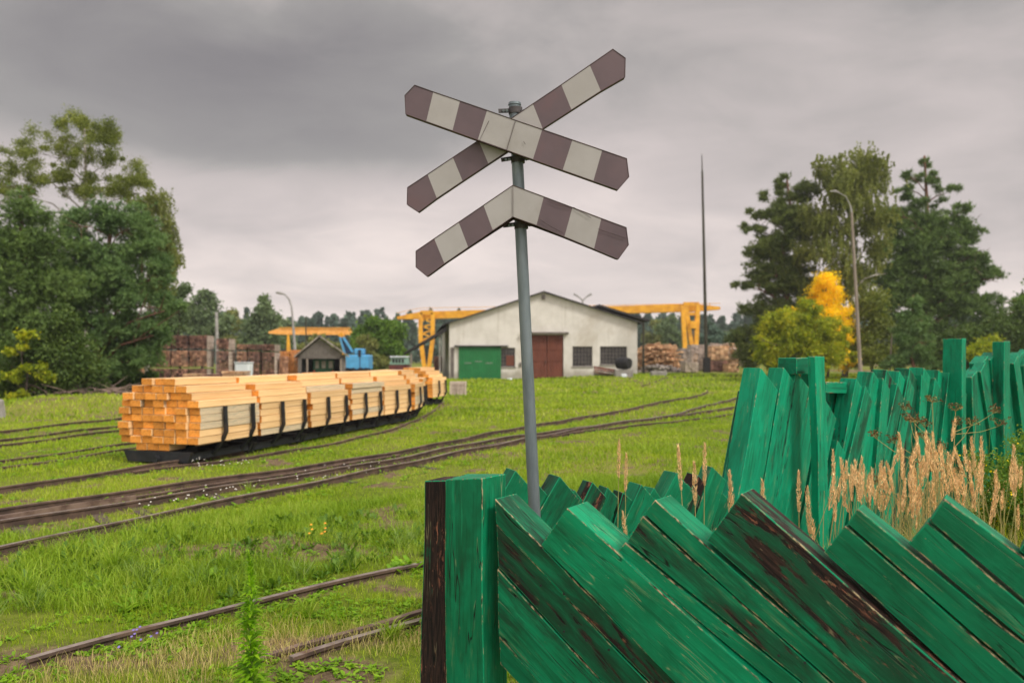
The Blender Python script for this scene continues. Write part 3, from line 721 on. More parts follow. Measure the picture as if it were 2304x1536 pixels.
# short cross blocks seen at the first post and the rail between the panels
def cblock(x0, y0, x1, y1, off, th, tint=.6, name='cross_rail', wear=.3):
    a, b, c, d = CF.sz(x0, y0, off), CF.sz(x1, y0, off), CF.sz(x1, y1, off), CF.sz(x0, y1, off)
    return board(CF, [a, b, c, d], th, croot, along=(b-a), mat='green_paint_bright', name=name, wear=wear, tint=tint, off=off)
cblock(1792, 803, 1836, 842, -.015, .16, .55)
cblock(1858, 858, 1905, 885, .06, .10, .8)
cblock(1862, 962, 1893, 1110, .10, .10, .35, 'board', .6)
cblock(1846, 905, 1856, 1040, -.01, .1, .30, 'board', .1)
cblock(1700, 1020, 2240, 1050, .20, .10, .35)

# ------------------------------------------------------------------ timber wagons with their loads
def unit_beam(seed, grey=False):
    rr = random.Random(seed); bm = bmesh.new(); bmesh.ops.create_cube(bm, size=1)
    bmesh.ops.subdivide_edges(bm, edges=[ed for ed in bm.edges if abs((ed.verts[0].co-ed.verts[1].co).y) > .5], cuts=3)
    for v in bm.verts: v.co.x += rr.uniform(-.012, .012); v.co.z += rr.uniform(-.014, .014)
    bmesh.ops.bevel(bm, geom=[ed for ed in bm.edges if ed.calc_face_angle(0) > .8], offset=.012, segments=1, affect='EDGES')
    me = bpy.data.meshes.new('beam'); bm.to_mesh(me); bm.free()
    me.materials.append(MT['beam_side_grey' if grey else 'beam_side']); me.materials.append(MT['beam_end'])
    for p in me.polygons:
        if abs(p.normal.y) > .9: p.material_index = 1
    return me
UB = [unit_beam(i) for i in range(7)]; UG = [unit_beam(50+i, True) for i in range(2)]
ORD = ['first', 'second', 'third', 'fourth', 'fifth', 'sixth', 'seventh', 'eighth', 'ninth', 'tenth']
WN = ['nearest', 'second', 'third', 'fourth', 'fifth', 'sixth', 'seventh', 'farthest']
ROWS = [(3, .22), (7, 0), (7, 0), (7, 0), (7, 0), (7, 0), (7, 0), (6, .07), (5, .12), (3, .26)]
rh = .1085; bw = .203; Z0 = .195; LEN = 1.50
corners = []
P0 = Vector((-4.60, 11.8, 0)); d0 = Vector((.27, .96, 0)).normalized()
for k in range(5): corners.append((P0+d0*1.62*k, d0.copy()))
corners += [(Vector((-2.40, 19.95, 0)), Vector((.03, 1, 0)).normalized()), (Vector((-2.42, 21.75, 0)), Vector((-.06, 1, 0)).normalized()), (Vector((-2.56, 26.0, 0)), Vector((.21, .975, 0)).normalized())]
for wi, (c, d) in enumerate(corners):
    r = Vector((d.y, -d.x, 0)); wid = 1.44; base = c-r*wid/2; gz0 = gzf(base.x, base.y)
    wr = thing('timber_wagon', {0: 'nearest black flat wagon, its whole end sill showing under the beams', 7: 'farthest black flat wagon standing apart by the white building'}.get(wi, '%s flat wagon from the front in the row of timber wagons' % WN[wi]), 'wagon', (base.x, base.y, gz0), 'black flat wagons carrying sawn beams')
    O = Vector((base.x, base.y, gz0))
    def fr(mb, s0, s1, t0, t1, z0, z1): mb.frame(O, r, d, s0, s1, t0, t1, z0, z1)
    mb = MB(); fr(mb, -.50, -.42, .03, 1.47, .16, .28) if False else None
    mb = MB()
    fr(mb, -.54, -.46, .02, 1.48, .06, .165); fr(mb, .46, .54, .02, 1.48, .06, .165)
    for t in (.3, .75, 1.2): fr(mb, -.46, .46, t-.04, t+.04, .09, .16)
    mb.build('frame', MT['wagon_steel'], wr)
    for t0, t1 in ((-.04, .02), (1.48, 1.54)):
        e_ = MB(); P = lambda s_, t_, z_: O+r*s_+d*t_+Vector((0, 0, z_))
        e_.prism([P(-.60, t0, .19), P(-.53, t0, .03), P(.53, t0, .03), P(.60, t0, .19)], d*(t1-t0))
        e_.build('end_sill', MT['wagon_steel'], wr)
    MB().cyl(O+d*-.10+Vector((0, 0, .08)), O+d*-.04+Vector((0, 0, .08)), .055, 14).build('buffer', MT['wagon_steel'], wr)
    for t in (.36, 1.14):
        for s_ in (-.3, .3):
            wb = MB(); a = O+r*(s_-.02)+d*t+Vector((0, 0, .13)); wb.tube([a, a+r*.04], [.12, .12], 18); wb.tube([a+r*.04, a+r*.05], [.145, .145], 18) if s_ < 0 else wb.tube([a-r*.01, a], [.145, .145], 18)
            wb.build('wheel', MT['wagon_steel'], wr)
    for t in (.55, 1.28):
        for s_ in (-1, 1):
            sb = MB(); P = lambda a, z: O+r*s_*a+d*t+Vector((0, 0, z))
            pts = [P(.50, .10), P(.60, .17), P(.72, .34), P(.775, .46), P(.765, .62), P(.755, .84)]
            for a, b in zip(pts[:-1], pts[1:]): sb.beam(a, b+(b-a).normalized()*.01, .058, .045, up=tuple(r))
            sb.build('stake', MT['wagon_steel'], wr)
    full = wi in (0, 7); vr = random.Random(wi*13+5)
    rows = ROWS if wi in (0, 7) else ROWS[:7]+[(a_, .1) for a_ in vr.choice(([6, 5, 4], [7, 6, 3], [6, 6, 2], [7, 5, 4], [5, 5, 4]))]
    lsh = 0 if wi == 0 else vr.uniform(-.04, .04)
    for ri, (n, sh) in enumerate(rows):
        rsh = 0 if wi == 0 else vr.uniform(-.07, .07)
        x0 = -wid/2+(wid-n*bw)/2+(0 if n == 7 else (sh-.2)*.15) if n != 7 else -wid/2+(wid-7*bw)/2
        if ri == 0: x0 = -.42
        for ci in range(n):
            if not full and ri < 7:
                if wi in (5, 6): keep = ci >= n-1 and ri > 0
                else: keep = (ci >= n-1 or (ci == 0 and ri > 4)) and ri > 0 or (wi < 4 and ci == n-2 and ri > 4)
                if not keep: continue
            ru = random.Random(wi*1000+ri*20+ci)
            grey = (wi == 0 and ci == n-1 and ri in (4, 5)) or ru.random() < .09 or (wi in (2, 3) and ri == 7 and ci == n-1)
            o = bpy.data.objects.new('beam', (ru.choice(UG) if grey else ru.choice(UB))); COL.objects.link(o)
            ctr = O+r*(x0+(rsh*.35 if ri > 6 else rsh*.12)+bw*(ci+.5)+ru.uniform(-.006, .006))+d*(LEN/2+lsh+ru.uniform(-.045, .045)+(.05 if ri == 0 else 0))+Vector((0, 0, Z0+rh*(ri+.5)))
            if ri == 0: ctr = ctr+d*.0
            o.location = ctr; o.rotation_euler = (0, 0, math.atan2(d.y, d.x)-math.pi/2+ru.uniform(-.004, .004))
            o.scale = (bw*ru.uniform(.90, .97), LEN*ru.uniform(.985, 1.02), rh*ru.uniform(.90, .965))
            row = 'top row' if ri == 9 else 'bottom row' if ri == 0 else ORD[9-ri]+' row down'
            pos = 'rightmost' if ci == n-1 else 'leftmost' if ci == 0 else ORD[ci]+' from left'
            tag(o, '%ssawn beam, %s, %s, on the %s timber wagon' % ('grey weathered ' if grey else '', pos, row, WN[wi]), 'beam', 'sawn beams stacked on the wagons')

# crate of two blocks in the grass
def crate(px0, px1, py0, Y, label, group=None, mat='stack_pale', nb=2):
    z0 = gzf((px0-1152)/F*Y, Y); x0, x1 = (px0-1152)/F*Y, (px1-1152)/F*Y; zt = H-(py0-HY)/F*Y
    o = thing('wooden_crate', label, 'crate', ((x0+x1)/2, Y, z0), group)
    m = MB(); n = 6; dx_ = (x1-x0)
    for k in range(n):
        for f in (0, 1):
            y0_ = Y+f*(dx_-.03); m.box(x0+.03, x1-.03, y0_, y0_+.025, z0+(zt-z0)*k/n+.012, z0+(zt-z0)*(k+1)/n-.004)
            xx = x0+f*(dx_-.025); m.box(xx, xx+.025, Y+.03, Y+dx_-.03, z0+(zt-z0)*k/n+.012, z0+(zt-z0)*(k+1)/n-.004)
    m.build('slats', MT[mat], o)
    for xx in (x0, (x0+x1)/2-.03, x1-.06): MB().box(xx, xx+.06, Y-.03, Y-.002, z0, zt).build('batten', MT[mat], o)
    MB().box(x0, x1, Y, Y+dx_, zt, zt+.02).build('lid', MT[mat], o)
    return o
crate(1012, 1048, 860, 34.5, 'pale slatted crate in the grass beside the farthest timber wagon')

# ------------------------------------------------------------------ white warehouse
th_ = R(6.9); BP = Plane((-4.70, 60), (-4.70+math.cos(th_), 60+math.sin(th_)))
bq = BP.sz; u, n_ = BP.u, BP.n
SR = bq(1434, 800)[0]
bl = thing('warehouse', 'long white rendered warehouse with low gable and brown double door', 'building', BP.P((0, 0)))
ops = {k: (bq(x0, 800)[0], bq(x1, 800)[0], bq((x0+x1)/2, y1)[1], bq((x0+x1)/2, y0)[1]) for k, (x0, x1, y0, y1) in
       dict(g=(1033, 1125, 780, 853), w1=(1126, 1159, 782, 825), d=(1195, 1268, 753, 850), w2=(1288, 1333, 779, 824), w3=(1350, 1411, 779, 820)).items()}
ops['g'] = (ops['g'][0], ops['g'][1], -.02, ops['g'][3]); ops['d'] = (ops['d'][0], ops['d'][1], -.02, ops['d'][3])
eL, eR, pk = bq(1011, 727)[1], bq(1434, 724.5)[1], bq(1222.5, 658)
def bwall():
    m = MB(); P = BP.P; ho = [ops[k] for k in ('g', 'w1', 'd', 'w2', 'w3')]; DB = .25; L = 17.
    xs = sorted(set([0., SR]+[a for h in ho for a in h[:2]])); zt = min(eL, eR)-.3
    for a, b in zip(xs[:-1], xs[1:]):
        mid = (a+b)/2; hs = sorted([(h[2], h[3]) for h in ho if h[0] < mid < h[1]]); z = -.1
        for (h0, h1) in hs:
            if h0 > z: m.poly([P((a, z)), P((b, z)), P((b, h0)), P((a, h0))])
            z = h1
        m.poly([P((a, z)), P((b, z)), P((b, zt)), P((a, zt))])
    for (a, b, c, d) in ho:
        for s, e2 in (((a, c), (b, c)), ((b, c), (b, d)), ((b, d), (a, d)), ((a, d), (a, c))):
            m.poly([P(s), P(e2), P(e2, DB), P(s, DB)])
    m.poly([P((0, zt)), P((SR, zt)), P((SR, eR)), P(pk), P((0, eL))])
    m.poly([P((0, -.1)), P((0, -.1), L), P((0, eL), L), P((0, eL))]); m.poly([P((SR, -.1)), P((SR, -.1), L), P((SR, eR), L), P((SR, eR))])
    m.poly([P((0, -.1), L), P((SR, -.1), L), P((SR, eR), L), P(pk, L), P((0, eL), L)])
    return m.build('wall', MT['plaster'], bl, weld=True)
bwall()
rf = MB(); P = BP.P
for (a, b) in (((-.55, eL-.20), pk), (pk, (SR+.35, eR-.16))):
    a = Vector(a); b = Vector(b); up = Vector((0, .10))
    pts = [P(a+Vector((0, .015)), -.35), P(b+Vector((0, .015)), -.35), P(b+up, -.35), P(a+up, -.35)]
    rf.prism(pts, BP.n*17.7)
roof = rf.build('roof', MT['roof_felt'], bl)
MB().frame(BP.P((0, 0)), u, n_, pk[0]-.12, pk[0]+.12, -.12, -.003, pk[1]-.52, pk[1]-.18).build('gable_vent', MT['grey_board'], bl)
# left lean-to roof with post
lr = MB(); a = bq(1004, 744); b = bq(908, 797)
lr.prism([P(a), P(b), P(b+Vector((0, .12))), P(a+Vector((0, .28)))], BP.n*9.); lr.build('lean_to_roof', MT['roof_felt'], bl)
g = bq(925, 795); MB().frame(BP.P((0, 0)), u, n_, g[0]-.05, g[0]+.05, .1, .2, -.05, g[1]).build('post', MT['pole_wood'], bl)
g = bq(990, 760); MB().frame(BP.P((0, 0)), u, n_, g[0]-.06, g[0]+.06, .3, .42, -.05, g[1]+.3).build('post', MT['concrete'], bl)
# right lean-to with raised dark roof and two posts
rr_ = MB(); a = bq(1352, 687); b = bq(1470, 722)
rr_.prism([P(a, 1.), P(b, 1.), P(b+Vector((0, .16)), 1.), P(a+Vector((.1, .16)), 1.)], BP.n*13.); rr_.build('lean_to_roof', MT['roof_felt'], bl)
for xx in (1439, 1458): g = bq(xx, 722); MB().frame(BP.P((0, 0)), u, n_, g[0]-.07, g[0]+.07, 1.2, 1.34, -.05, g[1]+.05).build('post', MT['mast_dark'], bl)
def leaf_door(k, mat, planks, name, proud):
    a, b, c, d = ops[k]; O = BP.P((0, 0)); w_ = b-a
    halves = 2 if k == 'd' else 1
    for hh in range(halves):
        m = MB(); s0 = a+w_*hh/halves+.015; s1 = a+w_*(hh+1)/halves-.015; n = planks
        for i in range(n):
            m.frame(O, u, n_, s0+(s1-s0)*i/n, s0+(s1-s0)*(i+1)/n-.012, proud, proud+.05, c, d-.02)
        db = m.build(name, MT[mat], bl)
        for zz_ in ((c+.15), (c+d)/2-.3, (c+d)/2+.55, d-.3): MB().frame(O, u, n_, s0+.01, s1-.01, proud-.035, proud-.002, zz_, zz_+.12).build('cross_board', MT[mat], db)
        if hh == 0: MB().frame(O, u, n_, s1-.16, s1-.10, proud-.07, proud-.036, 1.15, 1.40).build('handle', MT['bracket_steel'], db)
leaf_door('d', 'brown_door', 5, 'door', .10)
a, b, c, d = ops['g']; gd = MB(); O = BP.P((0, 0))
for i in range(16): gd.frame(O, u, n_, a-.03+(b-a+.1)*i/16, a-.03+(b-a+.1)*(i+1)/16-.008, -.10, -.05, c, d)
gdo = gd.build('door', MT['green_door'], bl)
MB().frame(O, u, n_, a-.35, b+.6, -.26, -.004, d+.0, d+.10).build('canopy', MT['roof_felt'], bl)
for k in range(3): MB().frame(O, u, n_, a+.4+k*.8, a+.9+k*.8, -.112, -.101, 1.2+.12*(k % 2), 1.24+.12*(k % 2)).build('scrape', MT['sign_white'], gdo)
a, b, c, d = ops['d']; MB().frame(O, u, n_, a-.75, b+.35, -.30, -.004, d+.06, d+.20).build('canopy', MT['grey_board'], bl)
for k, nx_ in (('w1', 5), ('w2', 6), ('w3', 8)):
    a, b, c, d = ops[k]; wn = MB(); wn.frame(O, u, n_, a, b, .12, .16, c, c+.06); wn.frame(O, u, n_, a, b, .12, .16, d-.06, d)
    wn.frame(O, u, n_, a, a+.06, .118, .162, c+.06, d-.06); wn.frame(O, u, n_, b-.06, b, .118, .162, c+.06, d-.06)
    wo_ = wn.build('window', MT['window_bars'], bl)
    mu = MB()
    for i in range(1, nx_): s_ = a+(b-a)*i/nx_; mu.frame(O, u, n_, s_-.02, s_+.02, .10, .125, c+.06, d-.06)
    for j in range(1, 5): zz_ = c+(d-c)*j/5; mu.frame(O, u, n_, a+.06, b-.06, .13, .15, zz_-.02, zz_+.02)
    mu.build('window_bars', MT['window_bars'], wo_)
    MB().frame(O, u, n_, a, b, .18, .19, c, d).build('pane', MT['dark_pane'], wo_)
    MB().frame(O, u, n_, a-.06, b+.06, -.06, -.003, c-.09, c-.005).build('sill', MT['concrete'], bl)
a, b, c, d = ops['w1']; MB().frame(O, u, n_, a+.45, b-.08, .07, .09, c+.1, c+.85).build('boarded_pane', MT['brown_door'], bl)
MB().frame(O, u, n_, .1, .35, -.06, -.004, .15, 2.4).build('wall_board', MT['grey_board'], bl)
MB().frame(O, u, n_, bq(1171, 800)[0]-.1, bq(1171, 800)[0]+.1, -.08, -.004, .95, 1.25).build('utility_box', MT['grey_board'], bl)

# rubbish by the warehouse
def at_ground(px, Y): x = (px-1152)/F*Y; return Vector((x, Y, gzf(x, Y)))
p = at_ground(1403, 54); kb = thing('oil_drum', 'black dented drum lying on a concrete block before the right window', 'drum', p)
MB().tube([p+Vector((-.33, .3, .90)), p+Vector((-.12, .1, .92)), p+Vector((.12, -.1, .92)), p+Vector((.36, -.3, .90))], [.37, .41, .41, .36], 16).build('barrel', MT['rubber'], kb)
MB().tube([p+Vector((-.02, .017, .92)), p+Vector((.02, -.017, .92))], .43, 16).build('hoop', MT['wagon_steel'], kb)
tag(MB().box(p.x-.6, p.x+.6, p.y-.35, p.y+.35, p.z-.1, p.z+.5).build('concrete_block', MT['concrete'], bevel=.03), 'rough grey concrete block carrying the black drum', 'concrete block')
tag(MB().box(p.x-.25, p.x+.1, p.y-.9, p.y-.55, p.z, p.z+.22).build('concrete_block', MT['tank_white'], bevel=.03), 'small white block in the grass before the drum', 'block')
for k, (zz_, dy_, ln) in enumerate(((.78, 0, 2.0), (.62, -.12, 2.1), (.45, .05, 1.9), (.28, -.05, 1.7))):
    a = at_ground(1336, 55); m = MB().beam(a+Vector((0, dy_, zz_)), a+Vector((ln, dy_+.2, zz_-.32 if k < 3 else zz_-.1)), .22, .13)
    tag(m.build('old_beam', MT[('brown_door', 'stack_dark', 'stack_warm', 'mast_dark')[k]], bevel=.015), ('top', 'second', 'third', 'lowest')[k]+' reddish beam in the slanting heap left of the black drum', 'beam', 'old reddish beams heaped by the drum')
p = at_ground(1485, 56)
tag(MB().box(p.x-.6, p.x+.5, p.y, p.y+.6, p.z-.1, p.z+.35).build('rubble_block', MT['concrete'], bevel=.05), 'grey rubble block in the weeds right of the warehouse', 'rubble')
p = at_ground(1147, 57); tag(MB().box(p.x-.18, p.x+.18, p.y, p.y+.3, p.z, p.z+.16).build('white_stone', MT['tank_white'], bevel=.04), 'small white stone before the warehouse, right of the green door', 'stone')

# ------------------------------------------------------------------ gantry cranes
def bar(m, a, b, wd): m.beam(a, b, wd)
def crane_leg(name, px, ytop, ybot, Y, spread, mat, parent, inner=True):
    """V shaped lattice leg: two columns running together at the foot"""
    m = MB(); t0 = W(px-spread, ytop, Y); t1 = W(px+spread, ytop, Y); k0 = W(px-spread*.95, ytop+(ybot-ytop)*.45, Y); k1 = W(px+spread*.95, ytop+(ybot-ytop)*.45, Y)
    f = W(px-3, ybot, Y); f2 = W(px+3, ybot, Y); wd = S(9, Y)
    for a, b in ((t0, k0), (k0, f), (t1, k1), (k1, f2), (t0, t1)): bar(m, a, b, wd)
    lg = m.build(name, MT[mat], parent)
    m = MB()
    for i in range(4):
        t = .12+i*.16; a = t0.lerp(k0, t/.6) if t < .6 else k0; b = t1.lerp(k1, (t+.1)/.6) if t < .5 else k1; bar(m, a, b, wd*.35)
        bar(m, t0.lerp(k0, (t+.1)/.7), t1.lerp(k1, t/.7), wd*.35)
    m.build('lattice', MT[mat], lg)
    return lg
cr1 = thing('gantry_crane', 'big yellow gantry crane whose beam passes behind the white warehouse', 'gantry crane', W(1250, 835, 110) - Vector((0, 0, W(1250, 835, 110).z)))
YL, YR = 112., 105.
gb = MB()
la, lb = W(893, 712, YL+.5), W(945, 701, YL); ra, rb = W(1560, 683, YR), W(1621, 690, YR-.5)
def girder(m, a, b, ha, hb, wd):
    up = Vector((0, 0, 1)); n = Vector((0, wd, 0)); m.hexa([a-up*ha, b-up*hb, b-up*hb+n, a-up*ha+n, a, b, b+n, a+n])
girder(gb, la, lb, .35, 1.0, 1.6); girder(gb, lb, ra, 1.0, 1.0, 1.6); girder(gb, ra, rb, 1.0, .35, 1.6)
gb.build('girder', MT['crane_yellow'], cr1)
m = MB()
for i in range(16): q_ = la.lerp(rb, (i+.5)/16); m.beam(q_+Vector((0, 0, .1)), q_+Vector((0, 0, .55)), .08)
m.beam(la+Vector((0, 0, .5)), lb+Vector((0, 0, .5)), .06).beam(lb+Vector((0, 0, .5)), rb+Vector((0, 0, .45)), .06).build('walkway_rail', MT['crane_yellow'], cr1)
crane_leg('leg', 960, 703, 842, YL-1, 14, 'crane_yellow', cr1)
lg = MB(); 
for a, b, wd in (((1536, 688), (1541, 776), .55), ((1570, 684), (1566, 776), .55), ((1543, 690), (1556, 776), .5), ((1538, 684), (1572, 684), .5), ((1540, 706), (1570, 706), .4), ((1552, 736), (1570, 736), .4)): lg.beam(W(*a, YR-1), W(*b, YR-1), wd)
lo = lg.build('leg', MT['crane_yellow'], cr1)
MB().beam(W(1541, 776, YR-1), W(1548, 835, YR-1), .6).beam(W(1566, 776, YR-1), W(1562, 835, YR-1), .6).build('leg', MT['crane_yellow'], cr1)
MB().hexa([W(1553, 738, YR-1.6), W(1568, 738, YR-1.6), W(1568, 738, YR), W(1553, 738, YR), W(1553, 722, YR-1.6), W(1568, 722, YR-1.6), W(1568, 722, YR), W(1553, 722, YR)]).build('cabin', MT['crane_yellow'], cr1)
cr2 = thing('gantry_crane', 'smaller orange gantry crane standing above the little wooden shed', 'gantry crane', Vector((W(690, 830, 95).x, 95, 0)))
gb = MB(); a, b, c = W(604, 746, 95), W(628, 738, 95), W(788, 738, 95)
girder(gb, a, b, .2, .75, 1.2); girder(gb, b, c, .75, .8, 1.2); gb.build('girder', MT['crane_orange'], cr2)
m = MB(); m.beam(W(628, 737, 94.9), W(788, 737, 94.9), .07); m.build('walkway_rail', MT['crane_yellow'], cr2)
m = MB(); m.hexa([W(643, 835, 95), W(657, 835, 95), W(657, 835, 95.6), W(643, 835, 95.6), W(646, 752, 95), W(651, 752, 95), W(651, 752, 95.6), W(646, 752, 95.6)]); m.build('leg', MT['crane_yellow'], cr2)
m = MB(); m.beam(W(772, 752, 95.3), W(776, 835, 95.3), .4); m.build('leg', MT['crane_yellow'], cr2)

# ------------------------------------------------------------------ masts, lamps
def pole_thing(name, label, cat, top_, bot_, Y, r0, r1, mat, segs=None):
    b = at_ground(bot_[0], Y); t = W(top_[0], top_[1], Y); o = thing(name, label, cat, b)
    b2 = b-Vector((0, 0, .2)); MB().tube([b2, b2.lerp(t, .5), t], [r0, (r0+r1)/2, r1], 10).build('pole', MT[mat], o); return o, t
o, t = pole_thing('radio_mast', 'very tall thin dark mast right of the warehouse', 'mast', (1580, 385), (1590, 835), 70, .17, .09, 'mast_dark')
MB().tube([t, W(1579, 347, 70)], [.06, .03], 6).build('spike', MT['mast_dark'], o)
b = at_ground(1590, 70); MB().box(b.x-.27, b.x+.27, b.y-.27, b.y+.27, b.z-.1, b.z+1.3).build('footing', MT['rubber'], o)
o, t = pole_thing('street_lamp', 'tall pale lamp post standing before the right hand trees', 'street lamp', (1916, 478), (1938, 835), 45, .115, .065, 'pole_wood')
MB().tube([t, W(1913, 462, 45), W(1903, 442, 45), W(1888, 434, 45), W(1872, 431, 45)], [.06, .035, .028, .025, .022], 8).build('lamp_arm', MT['lamp_grey'], o)
MB().tube([W(1888, 433, 45), W(1880, 430, 45), W(1868, 431, 45)], [.03, .065, .03], 8).build('lamp_head', MT['lamp_grey'], o)
o, t = pole_thing('street_lamp', 'pale curved street lamp rising behind the little wooden shed', 'street lamp', (658, 712), (669, 830), 70, .16, .10, 'lamp_grey')
MB().tube([t, W(656, 690, 70), W(651, 674, 70), W(642, 663, 70), W(626, 659, 70)], [.09, .08, .08, .07, .06], 8).build('lamp_arm', MT['lamp_grey'], o)
MB().tube([W(640, 662, 70), W(630, 659, 70), W(621, 658, 70)], [.07, .13, .09], 8).build('lamp_head', MT['lamp_grey'], o)
o, t = pole_thing('street_lamp', 'twin armed street lamp showing just above the warehouse roof', 'street lamp', (1311, 676), (1312, 838), 90, .15, .09, 'lamp_grey')
for s_ in (-1, 1):
    MB().tube([t, W(1311+s_*7, 669, 90), W(1311+s_*17, 663, 90)], [.09, .08, .07], 8).build('lamp_arm', MT['lamp_grey'], o)
    MB().tube([W(1311+s_*11, 666, 90), W(1311+s_*20, 661, 90)], [.10, .12], 8).build('lamp_head', MT['lamp_grey'], o)
pole_thing('utility_pole', 'plain grey pole behind the dark timber stacks', 'pole', (487, 702), (490, 830), 80, .2, .15, 'lamp_grey')
pole_thing('utility_pole', 'thin dark pole rising just behind the shed roof', 'pole', (688, 712), (690, 830), 66, .07, .05, 'mast_dark')
pole_thing('utility_pole', 'slim leaning pole right of the pale lamp post by the small pine', 'pole', (2008, 735), (2000, 830), 46, .05, .04, 'pole_wood')

# ------------------------------------------------------------------ stacks of dark timber behind the wagons
def bundle(px0, px1, py0, py1, Y, cols, rows, mat, label, group, side=None, depth=1.0):
    x0, x1 = (px0-1152)/F*Y, (px1-1152)/F*Y; z1, z0 = H-(py0-HY)/F*Y, H-(py1-HY)/F*Y
    z0 = max(z0, gzf(x0, Y)-.02)
    o = thing('timber_bundle', label, 'timber bundle', ((x0+x1)/2, Y, z0), group)
    m = MB(); rr = random.Random(int(px0*7+py0))
    cw = (x1-x0)/cols; ch = (z1-z0-.06)/rows
    for i in range(cols):
        for j in range(rows):
            j0 = rr.uniform(-.03, .03); m.box(x0+.03+(cw*.97)*i+.01, x0+.03+(cw*.97)*(i+1)-.012, Y+j0*1.6, Y+depth+j0, z0+.07+ch*j+.006, z0+.07+ch*(j+1)-.012)
    m.build('blocks', MT[mat], o)
    m = MB()
    for f in (.15, .8): m.box(x0+(x1-x0)*f-.04, x0+(x1-x0)*f+.04, Y, Y+depth, z0, z0+.05)
    m.build('runner', MT['stack_dark'], o)
    if side: 
        m = MB(); k = 9
        for j in range(k): m.box(x1+.01, x1+.06, Y-.02, Y+depth, z0+(z1-z0)*j/k, z0+(z1-z0)*(j+1)/k-.02)
        m.build('side_boards', MT['stack_pale'], o)
    return o
GD = 'dark timber bundles stacked behind the wagons'
cols_ = [(268,298,[(762,786),(787,826)],'stack_warm',0), (300,324,[(735,757)],'stack_dark',0), (301,333,[(758,786),(787,827),(828,862)],'stack_warm',0), (335,350,[(757,786),(787,827),(828,862)],'stack_dark',0), (352,381,[(757,786),(787,827),(828,862)],'stack_dark',0), (384,421,[(753,786),(787,827),(828,866)],'stack_dark',0),
  (425,468,[(753,786),(787,826),(828,866)],'stack_dark',1), (485,517,[(760,787),(788,862)],'stack_dark',1), (531,553,[(773,788),(789,862)],'stack_warm',0), (556,582,[(773,788),(789,862)],'stack_dark',0), (588,620,[(773,790),(791,862)],'stack_dark',1), (626,641,[(800,862)],'stack_warm',0)]
tiern = {1: ['single'], 2: ['upper', 'lower'], 3: ['top', 'middle', 'bottom']}
for ci, (a, b, tiers, mt, sd_) in enumerate(cols_):
    for ti, (y0, y1) in enumerate(tiers):
        nm = tiern[len(tiers)][ti]
        bundle(a+.5, b-2.5, y0+1.5, y1, 46+ci*.25 if ci != 1 else 46.9, max(4, int((b-a)/5.5)), max(3, int((y1-y0)/5)), mt if not (ci in (4, 5, 6) and ti == 1) else 'stack_warm', '%s dark bundle of timber ends in the %s stack from the left' % (nm, ORD[ci] if ci < 10 else ('eleventh', 'last')[ci-10]), GD, sd_)
for k, (a, b, y0, mt) in enumerate(((628, 650, 790, 'stack_orange'), (651, 672, 787, 'stack_orange'))):
    bundle(a, b, y0, 862, 52, 4, 14, mt, ('left', 'right')[k]+' one of the two orange lumber stacks left of the shed', 'orange lumber stacks')
GP = 'low pale planks lying behind the nearest load'
for k, (a, b, y0, y1) in enumerate(((408, 442, 841, 852), (452, 494, 842, 853), (496, 545, 835, 851))):
    bundle(a, b, y0, 870, 30+k*.3, 3, 6, ('lumber', 'stack_dark', 'lumber')[k], ('pale', 'dark', 'pale high')[k]+' low pile of planks, '+('left', 'middle', 'right')[k]+' one behind the nearest load', GP)
# white plastic container
o = thing('plastic_container', 'white tapered container standing before the dark timber bundles', 'container', at_ground(549, 40))
a = at_ground(549, 40); c = Vector((a.x, 40, 0)); zt = H-(816-HY)/F*40
m = MB(); m.hexa([c+Vector((-.32, -.3, .1)), c+Vector((.32, -.3, .1)), c+Vector((.32, .3, .1)), c+Vector((-.32, .3, .1)), c+Vector((-.37, -.34, zt)), c+Vector((.36, -.34, zt)), c+Vector((.36, .34, zt)), c+Vector((-.37, .34, zt))]); m.build('body', MT['tank_white'], o, bevel=.04)
MB().box(c.x-.40, c.x+.39, 39.63, 40.37, zt, zt+.04).build('lid', MT['tank_white'], o, bevel=.01)
MB().box(c.x-.34, c.x+.34, 39.7, 40.3, 0, .1).build('pallet', MT['stack_dark'], o)

# ------------------------------------------------------------------ little shed with the green railcar
Y = 50.; sh = thing('wooden_shed', 'small open fronted grey wooden shed with pitched roof', 'shed', (W(722, 830, Y).x, Y, 0)); sh.rotation_euler.z = R(12)
X = lambda px: (px-1152)/F*Y
Zp = lambda py: H-(py-HY)/F*Y
ev = Zp(800); ap = Zp(762); x0, x1, xm = X(672), X(776), X(719)
m = MB()
for a, b in ((x0, X(680)), (X(763), x1)): m.box(a, b, Y, Y+.08, 0, ev)
nb = 18
for i in range(nb):
    a = x0+(x1-x0)*i/nb; b = x0+(x1-x0)*(i+1)/nb-.01; zt = lambda x: ev+(ap-ev)*(1-abs(x-xm)/(xm-x0 if x < xm else x1-xm))
    m.hexa([(a, Y, ev-.18), (b, Y, ev-.18), (b, Y+.06, ev-.18), (a, Y+.06, ev-.18), (a, Y, max(zt(a), ev)), (b, Y, max(zt(b), ev)), (b, Y+.06, max(zt(b), ev)), (a, Y+.06, max(zt(a), ev))])
m.box(x0, x0+.08, Y+.08, Y+4, 0, ev); m.box(x1-.08, x1, Y+.08, Y+4, 0, ev); m.box(x0+.08, x1-.08, Y+3.95, Y+4, 0, ev)
m.build('wall', MT['grey_board'], sh)
MB().box(x0+.1, X(690), Y+.5, Y+.55, 0, ev-.05).build('shade_sheet', MT['rubber'], sh)  # black sheet standing in for the shade inside the shed
m = MB()
